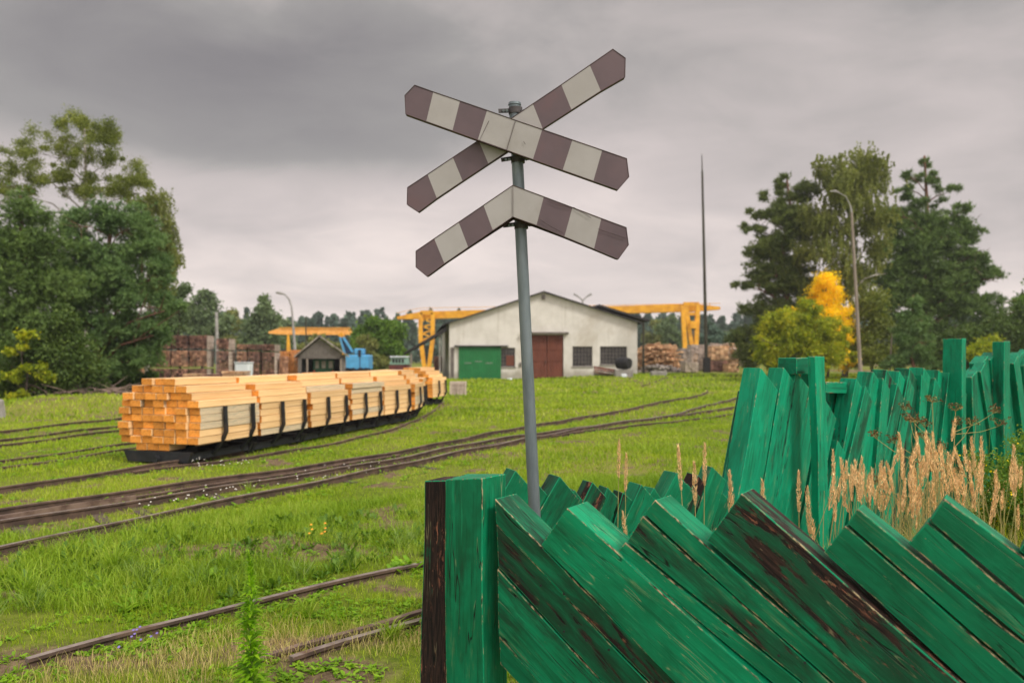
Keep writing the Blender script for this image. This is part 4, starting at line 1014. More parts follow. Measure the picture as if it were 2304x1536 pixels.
for a, b in (((X(664), Zp(804)), (xm, Zp(757))), ((xm, Zp(757)), (X(785), Zp(804)))):
    a = Vector((a[0], Y-.25, a[1])); b = Vector((b[0], Y-.25, b[1])); up = Vector((0, 0, .09)); m.prism([a, b, b+up, a+up], (0, 4.6, 0))
m.build('roof', MT['lumber_grey'], sh)
MB().tube([Vector((X(692), Y+.02, 0)), Vector((X(692), Y+.02, ev-.2))], .06, 8).build('post', MT['pole_wood'], sh)
MB().tube([Vector((X(766), Y-.02, 0)), Vector((X(766), Y-.02, ev-.2))], .06, 8).build('post', MT['pole_wood'], sh)
rc = thing('railcar', 'dark green railcar with three windows parked inside the wooden shed', 'railcar', (X(722), Y+.0, 0)); rc.rotation_euler.z = R(12)
MB().box(X(703), X(751), Y+.8, Y+3.6, .25, Zp(807)).build('body', MT['loco_green'], rc, bevel=.06)
for a, b in ((709, 717), (723, 732), (739, 748)): MB().box(X(a), X(b), Y+.78, Y+.797, Zp(829), Zp(812)).build('windscreen', MT['lumber_grey'], rc)
for a in (706.5, 748): MB().cyl(Vector((X(a), Y+.76, Zp(835))), Vector((X(a), Y+.80, Zp(835))), .06, 10).build('tail_light', MT['red_lens'], rc)
for a in (708, 746): MB().cyl(Vector((X(a), Y+.9, .2)), Vector((X(a), Y+1.0, .2)), .2, 12).build('wheel', MT['rubber'], rc)

# blue excavator, pale green bus
Y = 62.; X = lambda px: (px-1152)/F*Y; Zp = lambda py: H-(py-HY)/F*Y
ex = thing('excavator', 'light blue excavator with raised boom beside the wooden shed', 'excavator', (X(802), Y, 0))
m = MB(); m.box(X(777), X(828), Y, Y+2.2, Zp(832), Zp(798)); ob = m.build('body', MT['machine_blue'], ex, bevel=.08)
MB().box(X(796), X(816), Y+.05, Y+1.2, Zp(797), Zp(784)).build('cab', MT['machine_blue'], ex, bevel=.06)
MB().box(X(806), X(812), Y-.02, Y+.03, Zp(803), Zp(787)).build('window', MT['dark_pane'], ex)
MB().box(X(809), X(811), Y-.03, Y-.003, Zp(832), Zp(804)).build('body_seam', MT['machine_blue_dark'], ex)
m = MB(); m.hexa([W(776, 795, Y+.3), W(796, 795, Y+.3), W(796, 795, Y+.7), W(776, 795, Y+.7), W(764, 756, Y+.3), W(773, 758, Y+.3), W(773, 758, Y+.7), W(764, 756, Y+.7)]); m.build('boom', MT['machine_blue_dark'], ex)
m = MB(); m.beam(W(772, 758, Y+.2), W(794, 792, Y+.2), .16).beam(W(765, 758, Y+.2), W(776, 796, Y+.2), .14); m.build('boom_edge', MT['machine_blue'], ex)
MB().beam(W(764, 757, Y+.4), W(772, 752, Y+.4), .35).build('boom_head', MT['crane_yellow'], ex)
for a in (782, 793, 812, 824): MB().cyl(Vector((X(a), Y-.05, .42)), Vector((X(a), Y+.35, .42)), .42, 16).build('wheel', MT['rubber'], ex)
MB().box(X(780), X(826), Y+.3, Y+1.9, .45, Zp(832)).build('chassis', MT['rubber'], ex)
Y = 75.; X = lambda px: (px-1152)/F*Y
bs = thing('railway_carriage', 'pale green and red carriage with a row of windows left of the warehouse', 'carriage', (X(894), Y, 0))
MB().hexa([(X(875), Y, .95), (X(916), Y, .95), (X(916), Y+2, .95), (X(875), Y+2, .95), (X(878), Y, H-(804-HY)/F*Y), (X(914), Y, H-(804-HY)/F*Y), (X(914), Y+2, H-(804-HY)/F*Y), (X(878), Y+2, H-(804-HY)/F*Y)]).build('body', MT['bus_green'], bs, bevel=.05)
MB().box(X(875), X(917), Y, Y+2, .3, .94).build('lower_body', MT['bus_red'], bs)
for a in (883, 890, 897, 904): MB().box(X(a), X(a+4.6), Y-.03, Y-.004, 1.15, 1.52).build('window', MT['dark_pane'], bs)
MB().box(X(877), X(915), Y-.1, Y+2.1, H-(804-HY)/F*Y+.003, H-(801-HY)/F*Y).build('roof', MT['tank_white'], bs, bevel=.03)
o = MB().box(W(975, 0, 70).x, W(992, 0, 70).x, 70, 71.5, .3, 1.75).build('rusty_tank', MT['stack_dark'], bevel=.1); tag(o, 'dark reddish tank under the lean-to left of the warehouse', 'tank')

# ------------------------------------------------------------------ lumber yard on the right
def messy(name, label, px0, px1, ytop, Y, n, mat, ln, seed, dep=3.):
    rr = random.Random(seed); m = MB(); x0, x1 = (px0-1152)/F*Y, (px1-1152)/F*Y; zt = H-(ytop-HY)/F*Y; g0 = gzf((x0+x1)/2, Y)
    for i in range(n):
        x = rr.uniform(x0, x1); e_ = min(1, (x-x0+.3)/1.2, (x1-x+.3)/1.2); z = g0+(zt-g0)*e_*rr.random()**.7; y = Y+rr.uniform(0, dep)
        a = rr.gauss(0, .35); el = rr.gauss(0, .12); d = Vector((math.cos(a), math.sin(a), el)) if rr.random() < .45 else Vector((math.sin(a)*.7, math.cos(a), el)); L = rr.uniform(.4, 1)*ln
        m.beam(Vector((x, y, z))-d*L/2, Vector((x, y, z))+d*L/2, rr.uniform(.10, .22), rr.uniform(.08, .18))
    return tag(m.build(name, MT[mat]), label, 'lumber heap', None, 'stuff')
messy('lumber_heap', 'tangled heap of orange offcuts right behind the warehouse corner', 1440, 1528, 775, 74, 420, 'lumber', 2.2, 1)
messy('slab_heap', 'low grey scatter of slabs in front of the offcut heap', 1445, 1530, 822, 70, 90, 'lumber_grey', 1.8, 2, 2.)
GL = 'lumber stacks in the yard under the crane'
for k, (a, b, y0, y1, Yk, mt, lab) in enumerate(((1530,1553,783,838,78,'lumber_grey','grey narrow lumber stack below the crane leg'),(1541,1572,815,838,68,'stack_pale','pale pinkish short stack in front, left of the dark mast'),(1554,1590,775,838,80,'stack_pale','pale tall lumber stack behind the short pinkish one'),(1592,1616,776,838,80,'lumber_grey','greyish lumber stack right behind the dark mast'),(1596,1638,812,838,72,'stack_dark','low dark stack right of the mast foot'),(1600,1640,778,811,76,'lumber','warm orange stack resting on the low dark stack'),(1640,1662,772,820,78,'lumber','orange stack at the edge of the right hand pine'),(1638,1664,818,838,70,'lumber','low bright orange stack nearest the right hand pine'),(1662,1686,770,800,82,'stack_pale','pale stack tops half hidden by the pine branches'))):
    bundle(a, b, y0, y1, Yk, 4, max(5, int((y1-y0)/4)), mt, lab, GL, depth=2.)
messy('slab_heap', 'pale broken slabs lying over the tops of the yard stacks', 1590, 1680, 772, 77, 60, 'stack_pale', 2., 5, 3.)
messy('slab_heap', 'pinkish heap of slabs at the right edge beyond the tall fence', 2262, 2330, 790, 52, 130, 'stack_pale', 2., 6, 3.)

# ------------------------------------------------------------------ trees
def rand_dirs(n, up=0.):
    v = RNG.normal(size=(n, 3)); v[:, 2] += up; return v/np.linalg.norm(v, axis=1, keepdims=True)
def subclusters(clumps, Y, per, dscale=1., shell=.55):
    """clumps (px, py, rx, ry) in photo pixels at depth Y -> small cluster centres"""
    C, Rr = [], []
    for cc in clumps:
        px, py, rx, ry = cc[:4]; dY = cc[4] if len(cc) > 4 else 0.
        c = np.array(W(px, py, Y+dY)); r = np.array([S(rx, Y), S((rx+ry)/2, Y)*dscale, S(ry, Y)])
        n = max(3, int(per*rx*ry/2500.)); d = rand_dirs(n); t = (shell+(1-shell)*RNG.random((n, 1)))**1.; t = np.where(RNG.random((n, 1)) < .3, t*RNG.random((n, 1)), t)
        C.append(c+d*t*r); Rr.append(np.full(n, min(r[0], r[2])))
    return np.concatenate(C), np.concatenate(Rr)
def leaves_mesh(name, cent, rad, n, size, mat, parent, flat=0.):
    k = RNG.integers(0, len(cent), n); c = cent[k]+RNG.normal(size=(n, 3))*rad[k][:, None]*np.array([1, 1, .8])
    a = rand_dirs(n); b = np.cross(a, rand_dirs(n)); b /= np.linalg.norm(b, axis=1, keepdims=True)+1e-9
    s = (size*(.6+.8*RNG.random(n)))[:, None]; a = a*s*.62; b = b*s*.4
    V = np.stack([c-a, c+b*.9-a*.1, c+a, c-b*.9-a*.1], 1).reshape(-1, 3)
    return np_mesh(name, V, 4, mat, parent)
def needles_mesh(name, cent, rad, n, size, mat, parent, up=.5, thin=.16):
    """tufts: bundles of needles thrown outwards and up from twig ends"""
    T = n//9; k = RNG.integers(0, len(cent), T); c = cent[k]+RNG.normal(size=(T, 3))*rad[k][:, None]*np.array([1, 1, .55])
    tw = rand_dirs(T, up); c = np.repeat(c, 9, 0); tw = np.repeat(tw, 9, 0)
    d = rand_dirs(T*9)*.85+tw; d /= np.linalg.norm(d, axis=1, keepdims=True); s = (size*(.6+.7*RNG.random(T*9)))[:, None]
    sd_ = np.cross(d, rand_dirs(T*9)); sd_ /= np.linalg.norm(sd_, axis=1, keepdims=True)+1e-9
    V = np.stack([c+sd_*s*thin*.5, c-sd_*s*thin*.5, c+d*s], 1).reshape(-1, 3)
    return np_mesh(name, V, 3, mat, parent)
def limbs(m, base, top_, r0, targets, rr, nseg=6, lean=.25):
    """trunk with a slight wander and a limb to each clump"""
    pts = []; 
    for i in range(nseg+1):
        t = i/nseg; p = base.lerp(top_, t)
        if 0 < i < nseg: p = p+Vector((rr.gauss(0, .12)*r0*4, rr.gauss(0, .1), 0))
        pts.append(p)
    m.tube(pts, [r0*(1-.82*i/nseg)+.01 for i in range(nseg+1)], 8)
    Hh = top_.z-base.z
    for tg in targets:
        tg = Vector(tg); hz = min(max(tg.z-abs(tg.x-base.x)*.55, base.z+Hh*.12), top_.z-.1); t = (hz-base.z)/Hh
        i = min(int(t*nseg), nseg-1); st = pts[i].lerp(pts[i+1], t*nseg-i); ra = max(r0*(1-.82*t)*.5, .02)
        mid = st.lerp(tg, .5)+Vector((rr.gauss(0, .1), rr.gauss(0, .1), .12*(tg-st).length)); m.tube([st, mid, tg], [ra, ra*.6, ra*.2], 6)
        for _ in range(4):
            q2 = tg+Vector((rr.gauss(0, 1), rr.gauss(0, 1), rr.gauss(.2, .7)))*.22*(tg-st).length; m.tube([mid.lerp(tg, rr.uniform(.2, .9)), q2], [ra*.35, ra*.1], 4, caps=False)
def scattered(clumps, k, seed, r0=11, r1=22, spread=.95):
    """break big clumps into many small uneven ones for an airy crown"""
    rr = random.Random(seed); out = []
    for _ in range(k):
        c = rr.choice(clumps); a = rr.uniform(0, 6.283); t = rr.random()**.5*spread; r = rr.uniform(r0, r1)
        out.append((c[0]+math.cos(a)*c[2]*t, c[1]+math.sin(a)*c[3]*t, r*rr.uniform(.8, 1.3), r*rr.uniform(.6, 1.), rr.uniform(-1.6, 1.6)))
    return out
def tree(name, label, cat, base_px, Y, top_px, r0, clumps, nleaf, size, mat, kind='leaf', bark='bark_dark', per=9, group=None, seed=1, sub=.30, up=.5, dscale=.8, thin=.16, airy=None):
    base = at_ground(base_px, Y); o = thing(name, label, cat, base, group); rr = random.Random(seed)
    m = MB(); limbs(m, base-Vector((0, 0, .1)), W(*top_px, Y), r0, [W(c[0], c[1]+c[3]*.3, Y+(c[4] if len(c) > 4 else rr.gauss(0, .5))) for c in clumps], rr)
    m.build('trunk', MT[bark], o, smooth=True)
    if airy: clumps = scattered(clumps, airy[0], seed, *airy[1:])
    cen, rad = subclusters(clumps, Y, per, dscale, .55 if not airy else .1); sz = rad*sub*1.05
    if kind == 'leaf': leaves_mesh('crown', cen, sz, nleaf, size, MT[mat], o)
    elif kind == 'needle': needles_mesh('crown', cen, sz, nleaf, size, MT[mat], o, up, thin)
    elif kind == 'weep':
        # hanging strands of small leaves
        n = nleaf; ns = n//24; k = RNG.integers(0, len(cen), ns); st = cen[k]+RNG.normal(size=(ns, 3))*sz[k][:, None]
        L = rad[k]*(.5+RNG.random(ns)*.9); t = RNG.random((ns, 24)); dr = RNG.normal(size=(ns, 2))*.15
        c = np.stack([st[:, 0:1]+dr[:, 0:1]*t*L[:, None]+RNG.normal(size=(ns, 24))*.035, st[:, 1:2]+dr[:, 1:2]*t*L[:, None]+RNG.normal(size=(ns, 24))*.035, st[:, 2:3]-t*L[:, None]+RNG.normal(size=(ns, 24))*.03], -1).reshape(-1, 3)
        n = len(c); a = rand_dirs(n, -.8); b = np.cross(a, rand_dirs(n)); b /= np.linalg.norm(b, axis=1, keepdims=True)+1e-9
        s = (size*(.6+.8*RNG.random(n)))[:, None]; V = np.stack([c-a*s*.55, c+b*s*.38, c+a*s*.6, c-b*s*.38], 1).reshape(-1, 3)
        np_mesh('crown', V, 4, MT[mat], o)
    return o
GT = 'trees and bushes at the left edge'
tree('pine_tree', 'dense dark pine at the left edge, cut by the frame', 'pine tree', 40, 31, (45, 440), .24,
     [(70,470,62,45),(10,540,85,60),(110,545,60,50),(50,620,85,60),(-60,620,80,80),(130,640,60,45),(0,720,90,60),(90,730,75,50),(-70,780,90,80),(30,800,80,50),(-60,520,60,60),(60,560,70,50),(90,670,70,50)], 150000, .19, 'needles', 'needle', 'bark_pine', 24, GT, 1, .27)
tree('pine_tree', 'bluish green pine with reddish forked trunk behind the dark timber bundles', 'pine tree', 205, 33, (265, 460), .22,
     [(235,490,48,40),(290,500,55,42),(190,560,70,45),(335,555,50,38),(270,590,65,45),(150,620,55,40),(360,610,38,34),(220,660,75,45),(310,665,65,45),(370,690,38,30),(160,710,60,40),(265,740,75,45),(345,745,50,32),(300,800,65,35),(240,830,60,35),(170,500,40,35),(250,620,80,50),(180,650,60,50)], 180000, .19, 'needles_blue', 'needle', 'bark_pine', 24, GT, 2, .27)
tree('birch_tree', 'tall loose yellowish birch rising behind the left pines', 'birch tree', 205, 40, (190, 290), .20,
     [(110,290,42,30),(75,330,30,28),(165,272,26,20),(215,290,36,30),(245,300,20,20),(140,340,45,32),(200,360,45,32),(265,360,40,28),(300,395,30,30),(100,390,35,25),(160,410,50,26),(230,420,50,26),(15,365,28,26),(30,425,45,25),(310,430,30,28),(-40,430,40,40)], 58000, .068, 'birch_leaf', 'leaf', 'bark_birch', 150, GT, 3, .62, airy=(170, 7, 16, 1.12))
tree('birch_tree', 'drooping dull birch at the right edge of the left pines', 'birch tree', 330, 42, (345, 430), .13,
     [(330,450,30,26),(370,470,30,30),(385,515,24,30),(360,540,30,30),(390,560,18,24),(340,500,30,26),(370,600,28,30),(355,650,28,30)], 26000, .085, 'birch_leaf_dull', 'weep', 'bark_birch', 16, GT, 4, .4)
tree('broadleaf_bush', 'dark broadleaved bush with yellow sprays under the left pines', 'bush', 120, 28.5, (120, 770), .07,
     [(60,800,60,50),(130,790,60,50),(180,830,50,45),(40,860,60,35),(120,860,70,35),(200,870,45,25),(150,740,45,35)], 24000, .095, 'dark_leaf', 'leaf', 'bark_dark', 14, GT, 5, .34)
tree('yellow_sapling', 'thin sapling with yellow green leaves at the front of the left bushes', 'sapling', 60, 27.5, (50, 770), .03,
     [(52,760,26,14),(40,790,30,12),(85,830,30,14),(30,845,24,14),(40,895,24,14),(110,845,20,10)], 2600, .11, 'bush_leaf', 'leaf', 'bark_dark', 14, GT, 6, .35)
tree('broadleaf_bush', 'dark low bush between the left pines and the timber bundles', 'bush', 290, 34, (285, 760), .06,
     [(255,790,40,40),(300,780,35,30),(285,850,55,30),(240,860,40,25),(330,860,28,20)], 14000, .12, 'dark_leaf', 'leaf', 'bark_dark', 14, GT, 7, .34)
tree('young_tree', 'light green young tree in front of the distant trees beside the left pines', 'tree', 405, 48, (400, 650), .08,
     [(385,690,30,26),(410,665,18,20),(400,720,30,24),(375,745,30,24),(365,650,22,22)], 9000, .13, 'mid_leaf', 'leaf', 'bark_dark', 16, None, 8, .36)
GM = 'separate trees standing before the far wood'
mid = [('bushy round crowned tree left of the round green tree, behind the shed', 700, 85, 772, [(700,785,25,20),(675,800,20,15),(745,785,22,20)], 'mid_leaf_yellow'),
 ('tall pointed pale green tree above the dark timber bundles', 455, 100, 665, [(440,685,22,20),(465,672,20,14),(430,710,30,22),(475,705,28,24),(455,740,40,22),(500,735,25,20)], 'mid_leaf'),
 ('broad light green tree right of the plain grey pole', 590, 100, 672, [(590,685,20,16),(575,710,28,20),(605,712,26,20),(560,745,36,26),(615,750,32,26),(590,780,45,24)], 'mid_leaf'),
 ('narrow dull tree between the plain pole and the broad light tree', 525, 120, 692, [(525,705,12,14),(522,730,20,18),(525,760,24,20)], 'mid_leaf_yellow'),
 ('small green tree in front of the far wood left of the lamp', 640, 130, 722, [(640,735,16,14),(645,760,18,18)], 'mid_leaf')]
for i, (lab, bx, Yk, ty, cl_, mt) in enumerate(mid):
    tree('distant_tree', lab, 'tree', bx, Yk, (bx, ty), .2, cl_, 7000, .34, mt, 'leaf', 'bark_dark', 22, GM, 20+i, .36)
tree('round_tree', 'round bright green tree between the blue excavator and the warehouse', 'tree', 850, 78, (850, 725), .25,
     [(850,735,38,22),(820,755,30,24),(880,755,28,24),(850,775,45,28),(890,790,22,25),(815,790,28,26),(855,815,45,22)], 22000, .26, 'lime_leaf', 'leaf', 'bark_dark', 24, GM, 30, .33)
tree('rusty_bush', 'brownish green pointed bush before the round green tree', 'bush', 825, 70, (828, 752), .1,
     [(828,768,16,14),(820,790,24,18),(840,812,28,18),(812,815,20,16)], 7000, .2, 'mid_leaf_yellow', 'leaf', 'bark_dark', 24, GM, 31, .34)
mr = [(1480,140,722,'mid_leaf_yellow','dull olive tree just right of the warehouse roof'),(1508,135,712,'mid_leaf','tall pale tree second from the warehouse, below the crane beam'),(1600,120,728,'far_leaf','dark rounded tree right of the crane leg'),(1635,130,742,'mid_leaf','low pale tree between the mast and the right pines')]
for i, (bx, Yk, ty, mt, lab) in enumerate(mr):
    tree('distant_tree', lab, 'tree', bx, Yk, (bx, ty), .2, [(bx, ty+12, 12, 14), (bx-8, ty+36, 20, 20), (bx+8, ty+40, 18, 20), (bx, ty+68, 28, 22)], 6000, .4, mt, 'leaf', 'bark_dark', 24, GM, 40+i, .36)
GR = 'trees and bushes behind the tall fence'
tree('pine_tree', 'dark olive pine with level branches, leftmost of the right hand trees', 'pine tree', 1775, 56, (1770, 400), .30,
     [(1765,415,18,18),(1745,440,28,18),(1795,440,26,18),(1700,485,26,14),(1765,480,45,24),(1820,430,26,26),(1705,515,34,16),(1770,535,55,28),(1715,570,46,16),(1790,590,45,30),(1690,640,40,15),(1750,640,50,26),(1710,690,46,26),(1770,700,45,35),(1690,745,38,22),(1740,760,50,35),(1690,800,40,26),(1830,660,40,40),(1760,480,40,30),(1790,640,50,40),(1750,720,60,40),(1840,720,60,50),(1800,500,50,40),(1730,560,50,30),(1740,610,60,30),(1680,770,34,30)], 180000, .30, 'needles_olive', 'needle', 'bark_pine', 34, GR, 51, .24)
tree('birch_tree', 'tall weeping birch in the middle of the right hand trees', 'birch tree', 1900, 54, (1925, 365), .22,
     [(1845,375,18,22),(1885,370,14,16),(1945,362,22,20),(1975,370,16,22),(1920,400,30,24),(1865,420,34,28),(1970,420,26,28),(1905,450,40,30),(1840,480,32,40),(1965,475,32,30),(1880,510,38,36),(1930,530,34,36),(1835,560,34,40),(1975,545,26,36),(1890,590,40,36),(1860,640,44,34),(1930,620,34,36),(1900,420,50,40),(1860,520,50,44),(1940,480,50,44),(1980,600,36,50),(1900,660,60,50)], 92000, .115, 'birch_leaf_dull', 'weep', 'bark_birch', 60, GR, 52, .6, airy=(120, 12, 27, .95))
tree('pine_tree', 'tall green pine with pointed top, rightmost of the big trees', 'pine tree', 2090, 58, (2080, 350), .34,
     [(2080,362,14,18),(2045,395,14,14),(2108,395,14,14),(2080,405,28,16),(2040,425,26,14),(2130,430,28,16),(2075,455,50,20),(2030,480,34,18),(2160,480,34,20),(2105,500,55,24),(2185,530,34,20),(2040,545,50,26),(2130,560,60,26),(2205,585,38,20),(2065,610,60,28),(2240,615,26,16),(2150,640,70,28),(2220,675,36,20),(2050,670,60,30),(2130,700,75,30),(2200,735,60,28),(2010,600,36,36),(2100,540,70,40),(2110,660,90,50),(2060,740,70,40),(2060,560,50,50),(1990,560,30,30),(2190,620,50,34),(2170,690,60,34),(1990,680,40,50),(2230,720,50,34),(2100,760,80,40),(2010,500,34,34),(2060,500,50,30),(2140,520,50,34),(2120,600,80,34),(2180,580,40,30),(2000,640,50,40),(2080,650,70,36)], 240000, .30, 'needles', 'needle', 'bark_pine', 32, GR, 53, .25)
tree('yellow_bush', 'bright golden yellow bush crown beside the pale lamp post', 'bush', 1862, 52, (1858, 640), .08,
     [(1858,662,42,30),(1882,700,36,36),(1838,688,32,24),(1903,755,20,44),(1900,810,18,20),(1780,712,14,10),(1840,720,40,30,-4),(1885,770,30,40,-4),(1858,628,12,10)], 20000, .11, 'yellow_leaf', 'leaf', 'bark_dark', 150, GR, 54, .6, airy=(130, 7, 15, 1.0))
tree('round_bush', 'large rounded yellow green bush in front of the right hand pines', 'bush', 1805, 49, (1800, 700), .08,
     [(1800,700,44,26),(1760,735,45,34),(1840,735,45,34),(1735,780,40,36),(1800,780,60,40),(1870,785,40,36),(1745,815,45,20),(1840,815,60,20),(1775,712,34,20),(1712,760,16,14),(1705,800,14,16),(1820,688,20,12),(1760,700,14,14),(1890,760,24,22),(1735,722,14,14),(1915,800,14,16)], 56000, .12, 'bush_leaf', 'leaf', 'bark_dark', 44, GR, 55, .22)
tree('small_pine', 'small bluish pine right of the pale lamp post', 'pine tree', 2055, 45, (2055, 665), .10,
     [(2055,680,14,16),(2040,705,22,16),(2075,715,22,16),(2055,740,40,20),(2030,770,34,18),(2085,770,34,20),(2055,800,58,22),(2020,825,34,16),(2095,825,34,16)], 34000, .22, 'needles_blue', 'needle', 'bark_pine', 26, GR, 56, .32)
tree('dark_bush', 'dark bush with a few yellow leaves right behind the pale lamp post', 'bush', 1965, 52, (1965, 670), .08,
     [(1960,690,34,34),(1985,730,30,34),(1950,760,30,30),(1970,800,40,30),(1930,800,30,30)], 20000, .14, 'birch_leaf', 'leaf', 'bark_dark', 22, GR, 57, .32)
tree('dark_bush', 'dark green undergrowth right of the small bluish pine', 'bush', 2150, 52, (2150, 730), .08,
     [(2120,790,40,34),(2160,770,50,30),(2210,780,50,34),(2250,740,40,34),(2190,820,70,24),(2290,770,40,40),(2300,720,30,30)], 30000, .15, 'dark_leaf', 'leaf', 'bark_dark', 22, GR, 58, .32)
tree('olive_bush', 'olive rounded bush above the third green post', 'bush', 2225, 47, (2225, 760), .06,
     [(2225,780,34,24),(2205,805,34,22),(2250,810,34,22)], 12000, .12, 'bush_leaf', 'leaf', 'bark_dark', 22, GR, 59, .32)
tree('far_bush', 'dark green trees just at and beyond the right edge of the picture', 'tree', 2480, 60, (2470, 640), .2,
     [(2400,740,60,50),(2470,680,60,50),(2540,740,70,60),(2430,800,90,40),(2620,780,80,60)], 20000, .24, 'dark_leaf', 'leaf', 'bark_dark', 16, GR, 61, .32)
tree('far_bush', 'green tree tops at the right edge of the picture', 'tree', 2310, 62, (2300, 650), .15,
     [(2290,680,24,20),(2320,700,30,30),(2330,650,30,30),(2300,730,34,26),(2350,760,50,50)], 14000, .2, 'lime_leaf', 'leaf', 'bark_dark', 22, GR, 60, .32)
# the far wood, one mass
def wood():
    V = []; rr = np.random.default_rng(11)
    for row, (Yk, hh, n) in enumerate(((230, 12.5, 190), (255, 14.5, 190), (285, 16.5, 190))):
        for i in range(n):
            x = -260+520*(i+rr.random())/n; h = hh*(.78+.34*rr.random()); y = Yk+rr.uniform(-10, 10); m = 210
            pine = rr.random() < .7; t = rr.random(m)**.8; wv = (1-t)*(.16 if pine else .26)*h+.25
            if not pine: wv = np.sqrt(np.clip(1-(2*t-.9)**2, 0.05, 1))*.2*h
            ang = rr.random(m)*6.283; c = np.stack([x+np.cos(ang)*wv*rr.random(m)**.4, y+np.sin(ang)*wv*rr.random(m)**.4, .3+t*h], 1)
            a = rand_dirs(m); b = np.cross(a, rand_dirs(m)); b /= np.linalg.norm(b, axis=1, keepdims=True)+1e-9; s = (1.5*(.5+rr.random(m)))[:, None]
            V.append(np.stack([c-a*s*.6, c+b*s*.45, c+a*s*.6, c-b*s*.45], 1).reshape(-1, 3))
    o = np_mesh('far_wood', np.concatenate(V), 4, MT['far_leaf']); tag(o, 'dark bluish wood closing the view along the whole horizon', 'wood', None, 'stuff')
wood()
# brush heap and stone under the left trees
rr = random.Random(4); m = MB()
for i in range(260):
    c = at_ground(rr.uniform(60, 280), rr.uniform(27.5, 30.5)); c.z += rr.uniform(0, .45); a = rr.uniform(0, 6.28); d = Vector((math.cos(a), math.sin(a), rr.gauss(0, .3)))*rr.uniform(.3, .9)
    m.tube([c-d, c+d*.2+Vector((0, 0, .05)), c+d], [.012, .016, .006], 4, caps=False)
tag(m.build('brushwood', MT['brush_wood']), 'heap of dead brushwood on the bank under the left pines', 'brushwood', None, 'stuff')
p = at_ground(2, 21); tag(MB().hexa([p+Vector((-.14, -.1, -.1)), p+Vector((.10, -.1, -.1)), p+Vector((.1, .12, -.1)), p+Vector((-.14, .12, -.1)), p+Vector((-.09, -.06, .50)), p+Vector((.05, -.06, .46)), p+Vector((.05, .06, .46)), p+Vector((-.09, .06, .50))]).build('stone_marker', MT['concrete'], bevel=.02), 'small pale stone post at the left edge beyond the tracks', 'stone post')

# ------------------------------------------------------------------ grass
def blades(name, x, y, h, wd, mat, label, bend=.5, z=None):
    n = len(x); z0 = gz(x, y)-.01 if z is None else z; a = RNG.random(n)*6.283; sd_ = np.stack([np.cos(a), np.sin(a), np.zeros(n)], 1)
    b = RNG.random(n)*6.283; ln = (bend*(.3+RNG.random(n)))[:, None]*h[:, None]*np.stack([np.cos(b), np.sin(b), np.zeros(n)], 1)
    c = np.stack([x, y, z0], 1); up = np.stack([np.zeros(n), np.zeros(n), h], 1); w_ = wd[:, None]*.5
    m1 = c+up*.62+ln*.38; tip = c+up*(1-.25*np.linalg.norm(ln, axis=1, keepdims=True)/(h[:, None]+1e-6))+ln
    V = np.stack([c-sd_*w_, c+sd_*w_, m1+sd_*w_*.8, m1-sd_*w_*.8, tip], 1).reshape(-1, 3)
    me = bpy.data.meshes.new(name); me.vertices.add(len(V)); me.vertices.foreach_set('co', V.astype(np.float32).ravel())
    li = (np.arange(n)[:, None]*5+np.array([0, 1, 2, 3, 3, 2, 4])[None, :]).astype(np.int32).ravel()
    me.loops.add(len(li)); me.loops.foreach_set('vertex_index', li); me.polygons.add(2*n)
    me.polygons.foreach_set('loop_start', (np.arange(n)[:, None]*7+np.array([0, 4])[None, :]).astype(np.int32).ravel())
    me.polygons.foreach_set('loop_total', np.tile(np.array([4, 3], dtype=np.int32), n))
    me.materials.append(mat); me.update(calc_edges=True)
    o = bpy.data.objects.new(name, me); COL.objects.link(o); return o
def scatter(y0, y1, dens, xl=.74, xr=.95, xmin=None):
    """uniform over the ground wedge the lens could see, a little wider"""
    A = (xl+xr)*(y1*y1-y0*y0)/2; n = int(A*dens); y = np.sqrt(RNG.random(n)*(y1*y1-y0*y0)+y0*y0); x = (RNG.random(n)*(xl+xr)-xl)*y
    return x, y
bandsG = [(3.5, 6.5, 3600, .045, .0042), (6.5, 11, 1900, .05, .0062), (11, 20, 620, .055, .012), (20, 36, 110, .085, .032), (36, 62, 26, .12, .075)]
gx_, gy_, gh_, gw_ = [], [], [], []
for (y0, y1, dn, hh, wd) in bandsG:
    x, y = scatter(y0, y1, dn); b = bareness(x, y); pat = vnoise(x, y, .8, 9)
    keep = RNG.random(len(x)) < (1-.93*b)*(.45+.55*sstep(pat*1.6))
    x, y, b, pat = x[keep], y[keep], b[keep], pat[keep]
    gx_.append(x); gy_.append(y); gh_.append(hh*(.35+1.1*RNG.random(len(x)))*(.7+.7*pat)*(1-.35*b)); gw_.append(wd*(.6+.8*RNG.random(len(x))))
cat_ = np.concatenate
tag(blades('grass', cat_(gx_), cat_(gy_), cat_(gh_), cat_(gw_), MT['grass_blade'], ''), 'short bright green turf over the whole yard', 'grass', None, 'stuff')
